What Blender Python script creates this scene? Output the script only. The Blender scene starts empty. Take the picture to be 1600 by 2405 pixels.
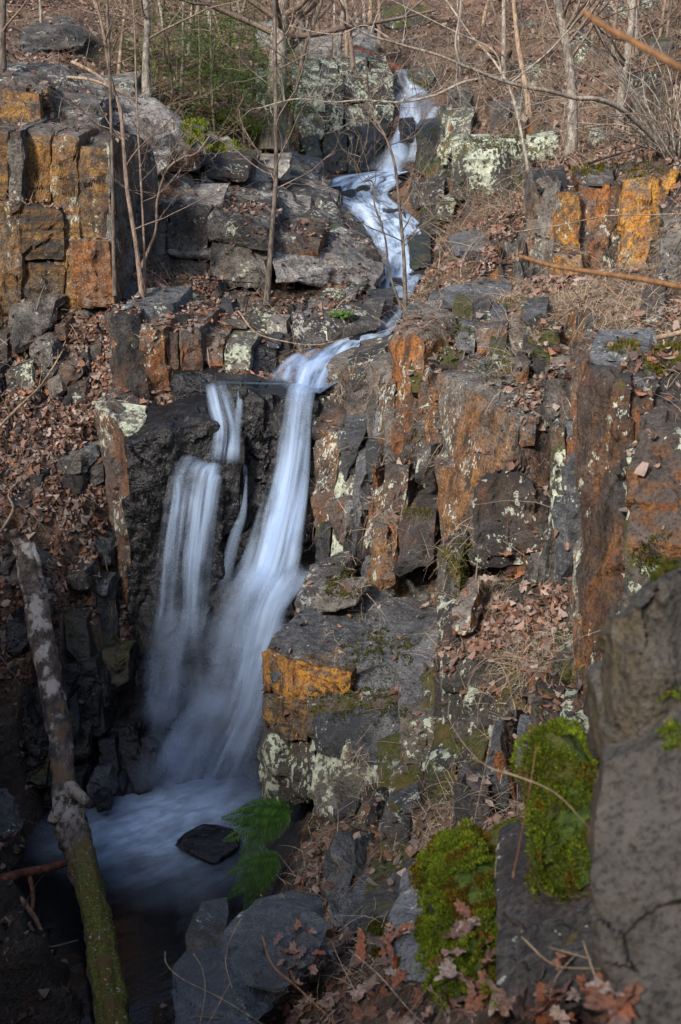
import bpy, math, random
import numpy as np
from mathutils import Vector
R = math.radians
random.seed(7)
rng = np.random.default_rng(7)
scn = bpy.context.scene
COL = scn.collection

# ------------------------------------------------------------------ camera, sky, sun, exposure
PITCH = R(18.0); FPX = 3133.0
cam_d = bpy.data.cameras.new('camera'); cam = bpy.data.objects.new('camera', cam_d); COL.objects.link(cam)
cam.location = (0, 0, 0); cam.rotation_euler = (R(90) - PITCH, 0, 0)
cam_d.sensor_fit = 'VERTICAL'; cam_d.sensor_height = 36.0; cam_d.lens = 36.0 * FPX / 2405.0
cam_d.clip_start = 0.05; cam_d.clip_end = 600
cam_d.dof.use_dof = True; cam_d.dof.focus_distance = 11.0; cam_d.dof.aperture_fstop = 7.1
scn.camera = cam
SUN_EL, SUN_AZ = R(36), R(215)          # azimuth: clockwise from +Y (north), where the sun stands
w = bpy.data.worlds.new('World'); scn.world = w; w.use_nodes = True
nt = w.node_tree
sky = nt.nodes.new('ShaderNodeTexSky'); sky.sky_type = 'NISHITA'; sky.sun_disc = False
sky.sun_elevation = SUN_EL; sky.sun_rotation = SUN_AZ; sky.air_density = 1.2; sky.dust_density = 2.5
bg = nt.nodes['Background']; bg.inputs[1].default_value = 0.125
nt.links.new(sky.outputs[0], bg.inputs[0])
sd = bpy.data.lights.new('sun', 'SUN'); sd.energy = 3.0; sd.angle = R(10); sd.color = (1.0, 0.93, 0.84)
sun = bpy.data.objects.new('sun', sd); COL.objects.link(sun)
sdir = Vector((math.sin(SUN_AZ) * math.cos(SUN_EL), math.cos(SUN_AZ) * math.cos(SUN_EL), math.sin(SUN_EL)))
sun.rotation_euler = sdir.to_track_quat('Z', 'Y').to_euler(); sun.location = sdir * 60
scn.view_settings.view_transform = 'Standard'; scn.view_settings.look = 'None'
scn.view_settings.exposure = 0.88; scn.view_settings.gamma = 1.0
scn.render.engine = 'CYCLES'
scn.cycles.transparent_max_bounces = 14; scn.cycles.max_bounces = 4
scn.cycles.use_denoising = True

# ------------------------------------------------------------------ geometry helpers
CP, SP = math.cos(PITCH), math.sin(PITCH)
def P(u, v, y):
    """point of the place seen at photo pixel u, v at ground distance y"""
    a = (u - 800.0) / FPX; b = (1202.5 - v) / FPX
    k = y / (CP + b * SP)
    return np.array([a * k, y, (b * CP - SP) * k])
def PP(pts):
    return [P(*p) for p in pts]
def depth_of(p):
    return p[1] * CP - p[2] * SP

_perm = np.random.default_rng(3).permutation(256); _perm = np.concatenate([_perm, _perm, _perm])
_g = np.random.default_rng(4).normal(size=(256, 3)); _g /= np.linalg.norm(_g, axis=1)[:, None]
def noise3(p):
    p = np.asarray(p, float); i = np.floor(p).astype(int); f = p - i; i &= 255
    u = f * f * f * (f * (f * 6 - 15) + 10)
    out = 0
    for dx in (0, 1):
        for dy in (0, 1):
            for dz in (0, 1):
                h = _perm[_perm[_perm[i[:, 0] + dx] + i[:, 1] + dy] + i[:, 2] + dz]
                d = ((f - (dx, dy, dz)) * _g[h]).sum(1)
                out = out + d * (u[:, 0] if dx else 1 - u[:, 0]) * (u[:, 1] if dy else 1 - u[:, 1]) * (u[:, 2] if dz else 1 - u[:, 2])
    return out * 1.5
def fbm(p, o=4, lac=2.1, gain=.5):
    s = 0; a = 1.0; p = np.asarray(p, float)
    for k in range(o):
        s = s + a * noise3(p + 17.3 * k); p = p * lac; a *= gain
    return s

def mesh_from(name, V, F, mat, parent=None, origin=None, smooth=True, sharp=None, attrs=None, uv=None):
    """F: (n,3) or (n,4) int array or list of arrays. one mesh object; vertices given in world space"""
    if origin is None:
        origin = np.array(parent['_o']) if parent is not None else np.array([V[:, 0].mean(), V[:, 1].mean(), V[:, 2].min()])
    me = bpy.data.meshes.new(name)
    V = np.asarray(V, float) - origin
    Fs = [np.asarray(x) for x in (F if isinstance(F, list) else [F]) if len(x)]
    nl = sum(x.size for x in Fs); nf = sum(len(x) for x in Fs)
    me.vertices.add(len(V)); me.vertices.foreach_set('co', V.ravel())
    me.loops.add(nl); me.loops.foreach_set('vertex_index', np.concatenate([x.ravel() for x in Fs]).astype(np.int32))
    me.polygons.add(nf)
    tot = np.concatenate([np.full(len(x), x.shape[1]) for x in Fs])
    st = np.concatenate([[0], np.cumsum(tot)[:-1]])
    me.polygons.foreach_set('loop_start', st.astype(np.int32))
    me.update(calc_edges=True)
    if attrs:
        for k, val in attrs.items():
            val = np.asarray(val, np.float32)
            if val.ndim == 2:
                if val.shape[1] == 3: val = np.hstack([val, np.ones((len(val), 1), np.float32)])
                at = me.attributes.new(k, 'FLOAT_COLOR', 'POINT'); at.data.foreach_set('color', val.ravel())
            else:
                at = me.attributes.new(k, 'FLOAT', 'POINT'); at.data.foreach_set('value', val)
    if uv is not None:
        lv = np.concatenate([x.ravel() for x in Fs]); l = me.uv_layers.new(name='UVMap')
        l.data.foreach_set('uv', np.asarray(uv, np.float32)[lv].ravel())
    me.polygons.foreach_set('use_smooth', np.full(nf, bool(smooth)))
    if sharp: me.set_sharp_from_angle(angle=R(sharp))
    me.update()
    me.materials.append(mat)
    o = bpy.data.objects.new(name, me); COL.objects.link(o)
    if parent is not None:
        o.parent = parent; o.location = tuple(origin - np.array(parent['_o']))
    else:
        o.location = tuple(origin)
    return o
def thing(name, label, cat, at, group=None):
    o = bpy.data.objects.new(name, None); COL.objects.link(o); o.location = tuple(at)
    o['_o'] = [float(c) for c in at]; o['label'] = label; o['category'] = cat; o.empty_display_size = .1
    if group: o['group'] = group
    return o
def tag(o, label=None, cat=None, group=None, kind=None):
    if label: o['label'] = label
    if cat: o['category'] = cat
    if group: o['group'] = group
    if kind: o['kind'] = kind
    return o

# ------------------------------------------------------------------ materials
class NB:
    def __init__(s, name):
        s.m = bpy.data.materials.new(name); s.m.use_nodes = True; s.t = s.m.node_tree; s.t.nodes.clear()
        s.out = s.n('ShaderNodeOutputMaterial')
    def n(s, typ, **kw):
        x = s.t.nodes.new(typ)
        for k, v in kw.items(): setattr(x, k, v)
        return x
    def l(s, a, b): s.t.links.new(a, b)
    def set(s, sock, v):
        if isinstance(v, bpy.types.NodeSocket): s.l(v, sock)
        else: sock.default_value = v
    def math(s, op, a, b=0.0, c=None, clamp=False):
        x = s.n('ShaderNodeMath', operation=op); x.use_clamp = clamp
        s.set(x.inputs[0], a); s.set(x.inputs[1], b)
        if c is not None: s.set(x.inputs[2], c)
        return x.outputs[0]
    def sm(s, v, lo, hi, a=0.0, b=1.0):
        x = s.n('ShaderNodeMapRange', interpolation_type='SMOOTHSTEP')
        s.set(x.inputs[0], v); x.inputs[1].default_value = lo; x.inputs[2].default_value = hi
        x.inputs[3].default_value = a; x.inputs[4].default_value = b
        return x.outputs[0]
    def mix(s, f, a, b):
        x = s.n('ShaderNodeMix', data_type='RGBA'); s.set(x.inputs[0], f)
        s.set(x.inputs[6], a if isinstance(a, bpy.types.NodeSocket) else (*a, 1)); s.set(x.inputs[7], b if isinstance(b, bpy.types.NodeSocket) else (*b, 1))
        return x.outputs[2]
    def vec(s, v, sc):
        x = s.n('ShaderNodeVectorMath', operation='MULTIPLY'); s.l(v, x.inputs[0]); x.inputs[1].default_value = sc; return x.outputs[0]
    def add(s, v, o):
        x = s.n('ShaderNodeVectorMath', operation='ADD'); s.l(v, x.inputs[0]); s.set(x.inputs[1], o); return x.outputs[0]
    def noise(s, v, scale, detail=4, rough=.55, dist=0):
        x = s.n('ShaderNodeTexNoise'); s.l(v, x.inputs['Vector']); x.inputs['Scale'].default_value = scale
        x.inputs['Detail'].default_value = detail; x.inputs['Roughness'].default_value = rough; x.inputs['Distortion'].default_value = dist
        return x.outputs[0]
    def voro(s, v, scale, feat='F1', out=0):
        x = s.n('ShaderNodeTexVoronoi', feature=feat); s.l(v, x.inputs['Vector']); x.inputs['Scale'].default_value = scale
        return x.outputs[out]
    def pos(s):
        return s.n('ShaderNodeNewGeometry').outputs['Position']
    def bsdf(s, col, rough=.8, spec=.4, bump=None, strength=.5, dist=.02):
        b = s.n('ShaderNodeBsdfPrincipled'); s.set(b.inputs['Base Color'], col if isinstance(col, bpy.types.NodeSocket) else (*col, 1))
        s.set(b.inputs['Roughness'], rough); b.inputs['Specular IOR Level'].default_value = spec
        if bump is not None:
            n = s.n('ShaderNodeBump'); n.inputs['Strength'].default_value = strength; n.inputs['Distance'].default_value = dist
            s.l(bump, n.inputs['Height']); s.l(n.outputs[0], b.inputs['Normal'])
        return b
    def done(s, sh):
        s.l(sh.outputs[0], s.out.inputs[0]); return s.m

def mc3(b, p):
    x = b.n('ShaderNodeTexNoise'); b.l(p, x.inputs['Vector']); x.inputs['Scale'].default_value = 3.0; return x.outputs[1]
def rock_mat(name, dark=(.020, .018, .017), light=(.19, .175, .155), rust=.4, rustcol=((.33, .145, .035), (.18, .065, .018), (.045, .026, .015)),
             lichen=.2, lstreak=.7, lcol=(.40, .43, .35), moss=.2, mosscol=((.060, .060, .010), (.022, .028, .006)), mossup=0.0, wet=0.0, strata=0.0, fine=1.0, streak=.35):
    b = NB(name); pos = b.pos(); geo = b.n('ShaderNodeNewGeometry')
    rnd = b.n('ShaderNodeAttribute', attribute_type='OBJECT', attribute_name='tone').outputs['Fac']
    nz = b.n('ShaderNodeSeparateXYZ'); b.l(geo.outputs['Normal'], nz.inputs[0]); up = nz.outputs[2]
    off = b.n('ShaderNodeCombineXYZ'); r7 = b.math('MULTIPLY', rnd, 37.0); b.l(r7, off.inputs[0]); b.l(r7, off.inputs[2])
    p2 = b.add(pos, off.outputs[0])
    big = b.noise(p2, 1.9, 4, .6); mid = b.noise(p2, 9 * fine, 5, .68); fin = b.noise(p2, 55 * fine, 3, .65)
    t = b.math('ADD', b.math('MULTIPLY', big, .6), b.math('MULTIPLY', mid, .6))
    t = b.math('ADD', t, b.math('MULTIPLY', b.math('SUBTRACT', rnd, .5), .26))
    t = b.math('ADD', t, b.math('MULTIPLY', b.math('SUBTRACT', fin, .5), .45))
    col = b.mix(b.sm(t, .44, .90), dark, light)
    # rust: blotches drawn out downwards, on the steep faces
    pv = b.vec(pos, (1, 1, streak))
    rn = b.noise(pv, 3.2, 6, .66, .6); rn2 = b.noise(pv, 13, 4, .65)
    if strata:
        ps = b.vec(pos, (.25, .25, 3.0)); rn = b.math('ADD', b.math('MULTIPLY', rn, 1 - strata), b.math('MULTIPLY', b.noise(ps, 4, 4, .6, .3), strata))
    rsum = b.math('ADD', rn, b.math('MULTIPLY', b.math('SUBTRACT', rn2, .5), .40))
    rsum = b.math('ADD', rsum, b.math('MULTIPLY', b.math('SUBTRACT', rnd, .5), .20))
    steep = b.sm(up, .75, .30)
    rm = b.math('MULTIPLY', b.sm(rsum, .74 - rust * .62, 1.10 - rust * .62), b.math('MULTIPLY_ADD', steep, .85, .15))
    rc = b.mix(b.sm(b.noise(pv, 6, 4, .65), .36, .64), rustcol[1], rustcol[0])
    rc = b.mix(b.sm(rn2, .46, .66), rc, rustcol[2])
    rc = b.mix(b.sm(fin, .40, .62, .45, 0), rc, rustcol[2])
    col = b.mix(rm, col, rc)
    pit = b.sm(fin, .34, .48, .6, 0)
    col = b.mix(pit, col, (.018, .015, .012))
    if lichen > 0:
        lm = b.noise(b.vec(p2, (1, 1, .5)), 3.3, 3, .6)
        lb = b.noise(b.vec(p2, (1, 1, lstreak)), (23 if lstreak > .5 else 58) * fine, 4, .7)
        ls = b.math('ADD', lb, b.math('MULTIPLY', b.math('SUBTRACT', lm, .5), .9))
        ls = b.sm(ls, .735 - lichen * .20, .765 - lichen * .20)
        lcx = b.mix(b.sm(mid, .38, .6), tuple(c_ * .6 for c_ in lcol), lcol)
        col = b.mix(b.math('MULTIPLY', ls, .9), col, lcx)
    if moss > 0:
        mn = b.math('ADD', b.noise(p2, 2.9, 4, .65), b.math('MULTIPLY', b.math('SUBTRACT', fin, .5), .3))
        mm = b.math('MULTIPLY', b.sm(mn, .76 - moss * .40, .82 - moss * .40), b.sm(up, mossup, mossup + .55))
        mc = b.mix(b.sm(fin, .36, .64), mosscol[1], mosscol[0]); mc = b.mix(b.sm(big, .45, .62), mc, (.075, .055, .012))
        col = b.mix(mm, col, mc)
    rough = .80
    if wet > 0:
        col = b.mix(wet, col, (.007, .007, .008))
        rough = b.sm(mid, .35, .7, .10 + .3 * (1 - wet), .40 + .3 * (1 - wet))
    h = b.math('ADD', b.math('MULTIPLY', mid, 1.0), b.math('MULTIPLY', fin, .32))
    vf = b.voro(p2, 12 * fine, 'F1'); h = b.math('ADD', h, b.math('MULTIPLY', vf, .4))
    return b.done(b.bsdf(col, rough, .5 if wet else .35, h, .9, .045 / fine))

M = {}
M['grey'] = rock_mat('grey_rock', rust=.40, lichen=.30, moss=.25)
M['strata'] = rock_mat('pale_strata_rock', dark=(.030, .028, .027), light=(.30, .28, .26), rust=.2, lichen=.62, lcol=(.42, .42, .38), moss=.12)
M['cliffl'] = rock_mat('banded_rust_rock', rust=.74, rustcol=((.34, .175, .036), (.18, .08, .020), (.034, .028, .022)), lichen=.2, moss=.1, strata=.6)
M['rust'] = rock_mat('orange_rust_rock', rust=.80, rustcol=((.33, .128, .030), (.18, .062, .016), (.05, .028, .017)), lichen=.45, moss=.3)
M['gold'] = rock_mat('golden_rust_rock', rust=.92, rustcol=((.54, .265, .034), (.36, .145, .022), (.10, .05, .022)), lichen=.2, moss=.1)
M['rustdk'] = rock_mat('dark_rust_rock', dark=(.020, .018, .018), light=(.105, .093, .085), rust=.56, rustcol=((.27, .095, .022), (.14, .046, .013), (.035, .02, .012)), lichen=.48, moss=.35)
M['brown'] = rock_mat('brown_streaked_rock', dark=(.018, .016, .016), light=(.085, .075, .068), rust=.72, rustcol=((.22, .092, .026), (.115, .043, .014), (.025, .016, .011)), lichen=.38, moss=.25, streak=.22)
M['bould'] = rock_mat('slate_blue_rock', dark=(.040, .044, .052), light=(.13, .138, .15), rust=.22, lichen=.05, moss=.12, fine=2.2)
M['mossg'] = rock_mat('bright_mossy_rock', dark=(.025, .024, .023), light=(.10, .09, .08), rust=.3, lichen=0, moss=1.3, mosscol=((.06, .095, .010), (.025, .045, .006)), mossup=-.5)
M['lichen'] = rock_mat('lichened_rock', dark=(.028, .026, .024), light=(.13, .12, .10), rust=.34, lichen=1.12, lcol=(.44, .48, .37), moss=.45)
M['lichenv'] = rock_mat('lichen_streaked_rock', rust=.70, rustcol=((.27, .125, .036), (.15, .062, .019), (.04, .027, .019)), lichen=.56, lstreak=.26, lcol=(.50, .51, .44), moss=.3)
M['wet'] = rock_mat('wet_black_rock', dark=(.005, .005, .006), light=(.035, .032, .03), rust=.18, rustcol=((.10, .05, .015), (.06, .03, .01), (.02, .012, .008)), lichen=0, moss=.12, wet=.74)
M['wetmoss'] = rock_mat('wet_mossy_rock', dark=(.010, .010, .010), light=(.05, .047, .044), rust=.25, rustcol=((.09, .045, .015), (.05, .03, .012), (.02, .013, .01)), lichen=.1, moss=.6, mosscol=((.035, .055, .008), (.014, .024, .005)), wet=.35)
M['slab'] = rock_mat('blue_grey_rock', dark=(.026, .028, .032), light=(.165, .168, .175), rust=.2, lichen=.22, moss=.2, fine=1.4)
M['fore'] = rock_mat('dark_olive_rock', dark=(.022, .021, .020), light=(.11, .10, .088), rust=.5, rustcol=((.13, .09, .034), (.085, .065, .03), (.04, .032, .024)), lichen=0, moss=.15, fine=1.6, streak=.2)
M['ledge'] = rock_mat('ledge_rock', dark=(.025, .022, .02), light=(.09, .08, .07), rust=.3, lichen=.3, moss=.4)
M['mossy'] = rock_mat('mossy_rock', dark=(.025, .024, .023), light=(.11, .10, .09), rust=.4, lichen=.6, lcol=(.36, .41, .32), moss=.75)

def ground_mat():
    b = NB('forest_soil'); p = b.pos()
    n1 = b.noise(p, 1.1, 4, .6); n2 = b.noise(p, 16, 5, .7); n3 = b.noise(p, 48, 3, .7)
    soil = b.mix(b.sm(n2, .3, .7), (.009, .006, .004), (.055, .036, .024))
    lf = b.mix(b.sm(n3, .35, .65), (.07, .042, .028), (.27, .175, .12))
    col = b.mix(b.sm(b.math('ADD', n1, b.math('MULTIPLY', n2, .6)), .62, .92), soil, lf)
    mossm = b.sm(b.noise(b.add(p, (31, 7, 3)), .9, 5, .65), .58, .68)
    col = b.mix(b.math('MULTIPLY', mossm, .5), col, b.mix(n2, (.03, .034, .008), (.075, .07, .018)))
    geo = b.n('ShaderNodeNewGeometry'); sp = b.n('ShaderNodeSeparateXYZ'); b.l(geo.outputs['True Normal'], sp.inputs[0])
    rk = b.mix(b.sm(n2, .35, .65), (.022, .020, .019), (.12, .11, .10)); rk = b.mix(b.sm(b.noise(b.vec(p, (1, 1, .35)), 5, 5, .65), .5, .62), rk, b.mix(n3, (.09, .04, .018), (.26, .12, .04)))
    rk = b.mix(b.sm(b.noise(p, 24, 4, .7), .60, .64), rk, (.33, .36, .29))
    sx_ = b.n('ShaderNodeSeparateXYZ'); b.l(p, sx_.inputs[0]); bank = b.sm(sx_.outputs[0], -1.7, -1.3)
    steep = b.math('MULTIPLY', b.sm(b.math('ADD', sp.outputs[2], b.math('MULTIPLY', b.math('SUBTRACT', n2, .5), .3)), .70, .55), b.math('MULTIPLY_ADD', bank, .7, .3))
    col = b.mix(steep, col, rk)
    wet = b.n('ShaderNodeAttribute', attribute_name='wet').outputs['Fac']
    col = b.mix(b.math('MULTIPLY', wet, .8), col, (.012, .010, .009)); rg_ = b.math('MULTIPLY_ADD', wet, -.55, .95)
    return b.done(b.bsdf(col, rg_, .3, b.math('ADD', n2, b.math('MULTIPLY', n3, .4)), .9, .06))
M['ground'] = ground_mat()
def tint_mat(name, rough=.7, transl=.25, spec=.25, var=0.0):
    b = NB(name); a = b.n('ShaderNodeAttribute', attribute_name='tint'); col = a.outputs['Color']
    n = b.noise(b.pos(), 60, 3)
    col = b.mix(b.sm(n, .35, .65, 0, .35), col, b.mix(.55, col, (.03, .02, .012)))
    s = b.bsdf(col, rough, spec)
    if transl:
        t = b.n('ShaderNodeBsdfTranslucent'); b.l(col, t.inputs[0]); m = b.n('ShaderNodeMixShader'); m.inputs[0].default_value = transl
        b.l(s.outputs[0], m.inputs[1]); b.l(t.outputs[0], m.inputs[2]); s = m
    return b.done(s)
M['leaf'] = tint_mat('dry_leaf', .65, .15)
M['straw'] = tint_mat('dry_grass', .7, .2)
M['moss'] = tint_mat('moss_shoots', .85, .3, .1)
M['needle'] = tint_mat('hemlock_needles', .6, .3)
M['fernleaf'] = tint_mat('fern_leaflet', .55, .3, .3)
def bark_mat(name, c1, c2, lich=.0, sc=30, lcol=(.34, .36, .31), mossy=0):
    b = NB(name); p = b.pos(); n = b.noise(b.vec(p, (1, 1, .22)), sc, 5, .65); n2 = b.noise(p, 6, 4)
    col = b.mix(b.sm(n, .35, .65), c1, c2); col = b.mix(b.math('MULTIPLY', b.sm(n2, .5, .65), .5), col, tuple(x * .55 for x in c1))
    if lich: col = b.mix(b.math('MULTIPLY', b.sm(b.noise(p, 9, 5, .7), .62 - lich * .2, .68 - lich * .2), .8), col, lcol)
    if mossy: col = b.mix(b.sm(b.noise(p, 5, 5), .6 - mossy * .2, .7 - mossy * .2), col, (.06, .07, .012))
    return b.done(b.bsdf(col, .88, .2, n, .8, .02))
M['bark'] = bark_mat('grey_bark', (.10, .085, .07), (.30, .265, .225), .25)
M['barkdk'] = bark_mat('dark_bark', (.05, .04, .034), (.16, .13, .105))
M['barktan'] = bark_mat('tan_bark', (.17, .12, .08), (.36, .27, .19))
M['barkmaple'] = bark_mat('pale_bark', (.17, .14, .115), (.40, .34, .28), .3, 40)
M['twig'] = bark_mat('twig_bark', (.12, .085, .065), (.28, .21, .17), 0, 60)
M['twigor'] = bark_mat('orange_twig_bark', (.17, .085, .04), (.30, .155, .07), 0, 60)
M['deadwood'] = bark_mat('weathered_wood', (.10, .055, .035), (.28, .17, .11), 0, 25)
M['wetwood'] = bark_mat('wet_red_wood', (.05, .018, .012), (.16, .07, .045), 0, 25)

def catmull(Q, n):
    Q = np.array(Q, float); Q = np.vstack([2 * Q[0] - Q[1], Q, 2 * Q[-1] - Q[-2]]); out = []
    m = len(Q) - 3
    for i in range(n):
        t = i / (n - 1) * m; k = min(int(t), m - 1); t -= k; a, b_, c_, d = Q[k:k + 4]
        out.append(.5 * ((2 * b_) + (-a + c_) * t + (2 * a - 5 * b_ + 4 * c_ - d) * t * t + (-a + 3 * b_ - 3 * c_ + d) * t ** 3))
    return np.array(out)
# ------------------------------------------------------------------ ground sheet
BROOK = [(722, 925, 11.5, 60), (765, 868, 12.2, 130), (830, 815, 12.9, 120), (900, 750, 14, 80), (925, 690, 15.3, 85), (945, 630, 16.6, 105), (938, 560, 18.3, 150), (895, 505, 19.6, 150), (838, 455, 21.2, 150), (865, 420, 22.0, 190), (935, 400, 22.3, 100)]
UPPER = [(985, 240, 25.1, 150), (955, 200, 26.1, 60), (940, 165, 27.2, 60)]
CTRL = []
def c(*pts):
    for p in pts: CTRL.append(P(*p))
def cw(*pts):
    for p in pts: CTRL.append(np.array(p, float))
POOL_Z = -5.6
# pool bed and its shores
for yy in (5.6, 6.6, 7.6, 8.6, 9.4):
    for xx in (-2.2, -1.5, -.95): cw((xx, yy, -5.95 if xx > -2 else -5.75))
cw((-.62, 8.9, -5.7), (-.6, 8.0, -5.6), (-.6, 7.2, -5.5), (-.75, 6.2, -5.5), (-1.1, 5.2, -5.4), (-1.4, 4.2, -5.2), (-2.6, 4, -5.0), (-2.2, 2.5, -4.2), (-3.2, 6, -5.0), (-3.9, 5.2, -3.6), (-3.4, 7.5, -4.9), (-3.2, 8.6, -4.9))
cw((-.75, 9.6, -5.8), (-1.3, 9.9, -5.8), (-.4, 9.9, -5.6))
# right bank, bottom to top
c((660, 2010, 7.4), (760, 2000, 7.2), (690, 2090, 6.9), (800, 2150, 6.3), (790, 2240, 5.5), (700, 2400, 4.6), (560, 2405, 4.9), (440, 2405, 5.0),
  (900, 2310, 4.4), (1000, 2385, 3.4), (1200, 2395, 2.7), (1400, 2400, 2.35), (1580, 2400, 2.2), (900, 1990, 6.6), (1000, 1900, 6.7), (1100, 1960, 5.9), (1080, 2050, 5.0), (1200, 1950, 5.2), (1300, 1900, 5.0), (1400, 1850, 5.2))
c((1200, 1740, 7.0), (1000, 1780, 7.5), (985, 1620, 8.0), (960, 1430, 8.6), (860, 1360, 9.2), (1230, 1450, 7.5), (1250, 1320, 7.95), (1100, 1300, 8.4), (1350, 1480, 7.1), (1030, 1180, 9.0), (880, 1160, 9.9), (850, 1000, 10.7))
c((1040, 850, 10.2), (1290, 900, 9.0), (1200, 760, 10.2), (1000, 745, 11.2), (1350, 770, 9.2), (1480, 760, 8.6), (1590, 820, 7.6), (1400, 700, 10.2), (1300, 695, 11.2), (1100, 695, 12.2), (1000, 665, 13.6),
  (1150, 560, 15.6), (1050, 500, 18), (1200, 480, 17), (1010, 600, 15.6), (1590, 700, 9.2))
c((1400, 395, 13.2), (1580, 365, 13.4), (1290, 385, 15.8), (1500, 280, 17), (1350, 250, 20), (1500, 150, 24), (1150, 200, 24), (1250, 100, 28), (1080, 125, 28.5), (1000, 105, 31), (1500, 30, 30), (1300, 0, 36), (1000, 20, 39), (850, 50, 36), (1180, 330, 19.2), (1100, 250, 21.5))
# left
c((800, 605, 16.4), (700, 705, 14), (500, 685, 14.0), (600, 725, 13.3), (400, 700, 13.7), (850, 705, 14.3), (650, 570, 16.4), (700, 470, 19), (600, 430, 18), (500, 400, 17.2), (420, 330, 17.5), (250, 330, 15.6), (60, 190, 18), (300, 200, 19.5), (150, 100, 23),
  (450, 240, 20.5), (550, 335, 20.3), (650, 325, 20.8), (700, 385, 20.8), (560, 150, 25), (400, 80, 27), (700, 100, 28), (150, 20, 30), (500, 0, 36), (750, 30, 38), (20, 60, 24), (760, 380, 22), (800, 250, 25.5), (730, 190, 27))
c((200, 715, 13.2), (80, 730, 13.2), (300, 675, 13.5), (150, 310, 14.9), (30, 310, 14.9), (290, 360, 15.3))
c((100, 1000, 11.7), (200, 900, 12.3), (60, 850, 12.5), (100, 1200, 10.9), (215, 1150, 11.3), (60, 1350, 10.5), (200, 1400, 10.5), (150, 1600, 10.0), (280, 1620, 10.2), (80, 1750, 9.6), (250, 1770, 9.9), (30, 1930, 9.05), (330, 1790, 10.0))
# wall behind the falls, the lip, the bed of the brook
c((400, 1500, 11.1), (500, 1500, 11.1), (600, 1480, 11.3), (450, 1720, 10.4), (570, 1720, 10.5), (620, 915, 12.0), (500, 950, 12.0), (400, 950, 12.0), (740, 880, 12.4))
for q in ((850, 800, 12.9), (900, 745, 14), (935, 650, 16.5), (915, 540, 18.8), (800, 455, 21.4), (900, 420, 22.3), (935, 345, 23.3), (950, 275, 24.1), (980, 240, 25.2), (950, 198, 26), (940, 170, 27), (765, 97, 33.5)):
    p = P(*q); p[2] -= .14; CTRL.append(p)
# the land outside the picture
cw((0, 0, -1.75), (1.2, .8, -1.6), (1.2, 2.4, -1.5), (3, 2, -.7), (3, 5, -.9), (3.2, 7, -.9), (4.2, 10, -.3), (5.5, 14, .6), (8, 20, 2.2), (11, 28, 4.4), (6, 0, .4), (10, 8, 2.4), (-.8, 1.5, -2.6), (-1, 0, -2.4), (0, -3, -1.2), (5, -5, 1.2), (-2, -3, -1.6),
   (-4.5, 10, -3.0), (-4.6, 12, -2.2), (-4.6, 14, -.6), (-5.0, 8, -2.0), (-7, 17, .2), (-8, 24, 1.4), (-10, 32, 2.8), (-8, 11, -.6), (-1.6, -1, -3.4))
cw((-5, -4, 4.3), (-8, -2, 5.2), (-3, -7, 5.5), (0, -10, 5.2), (5, -14, 5), (-10, 4, 3.4), (-5.2, 3.6, 1.2), (-6.4, 4.4, 2.0), (-4.0, -.2, .6), (-4.2, 2.0, .2), (-3.4, 4.6, -2.6), (-14, -10, 10))  # unseen ridge behind left, added and shaped to shade the pool and foreground
cw((0, 48, 4.2), (-12, 46, 5.5), (12, 46, 8), (0, 65, 8.5), (-20, 60, 10), (22, 60, 14), (0, 90, 16), (-40, 90, 18), (40, 90, 24), (-30, 30, 7), (30, 25, 10), (-40, 0, 5), (40, 0, 10), (0, -30, -1), (-30, -30, 2), (35, -30, 6))
CT = np.array(CTRL)
_d = np.linalg.norm(CT[:, None, :2] - CT[None, :, :2], axis=2)
_A = np.block([[-_d - 0.02 * np.eye(len(CT)) * 0, np.c_[np.ones(len(CT)), CT[:, :2]]], [np.c_[np.ones(len(CT)), CT[:, :2]].T, np.zeros((3, 3))]])
_w = np.linalg.solve(_A + np.diag(np.r_[np.full(len(CT), .03), np.zeros(3)]), np.r_[CT[:, 2], 0, 0, 0])
def ground_h(xy):
    xy = np.asarray(xy, float); out = np.empty(len(xy)); n = len(CT)
    for s in range(0, len(xy), 20000):
        q = xy[s:s + 20000]; dd = np.linalg.norm(q[:, None] - CT[None, :, :2], axis=2)
        out[s:s + 20000] = -dd @ _w[:n] + _w[n] + q @ _w[n + 1:]
    far = np.clip((np.abs(xy[:, 0]) - 35) / 60, 0, 1) + np.clip((xy[:, 1] - 85) / 60, 0, 1) + np.clip((-20 - xy[:, 1]) / 60, 0, 1)
    far = np.clip(far, 0, 1)
    return out * (1 - far) + 14 * far
def axis(lo, hi, d, ext, n):
    a = np.arange(lo, hi + 1e-6, d); g = np.cumsum(np.geomspace(d * 1.3, 1, n)); g = g / g[-1] * ext
    g = np.cumsum(d * 1.0 * (ext / d / 40) ** (np.arange(n) / n)); g = g / g[-1] * ext
    return np.concatenate([(lo - g)[::-1], a, hi + g])
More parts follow.
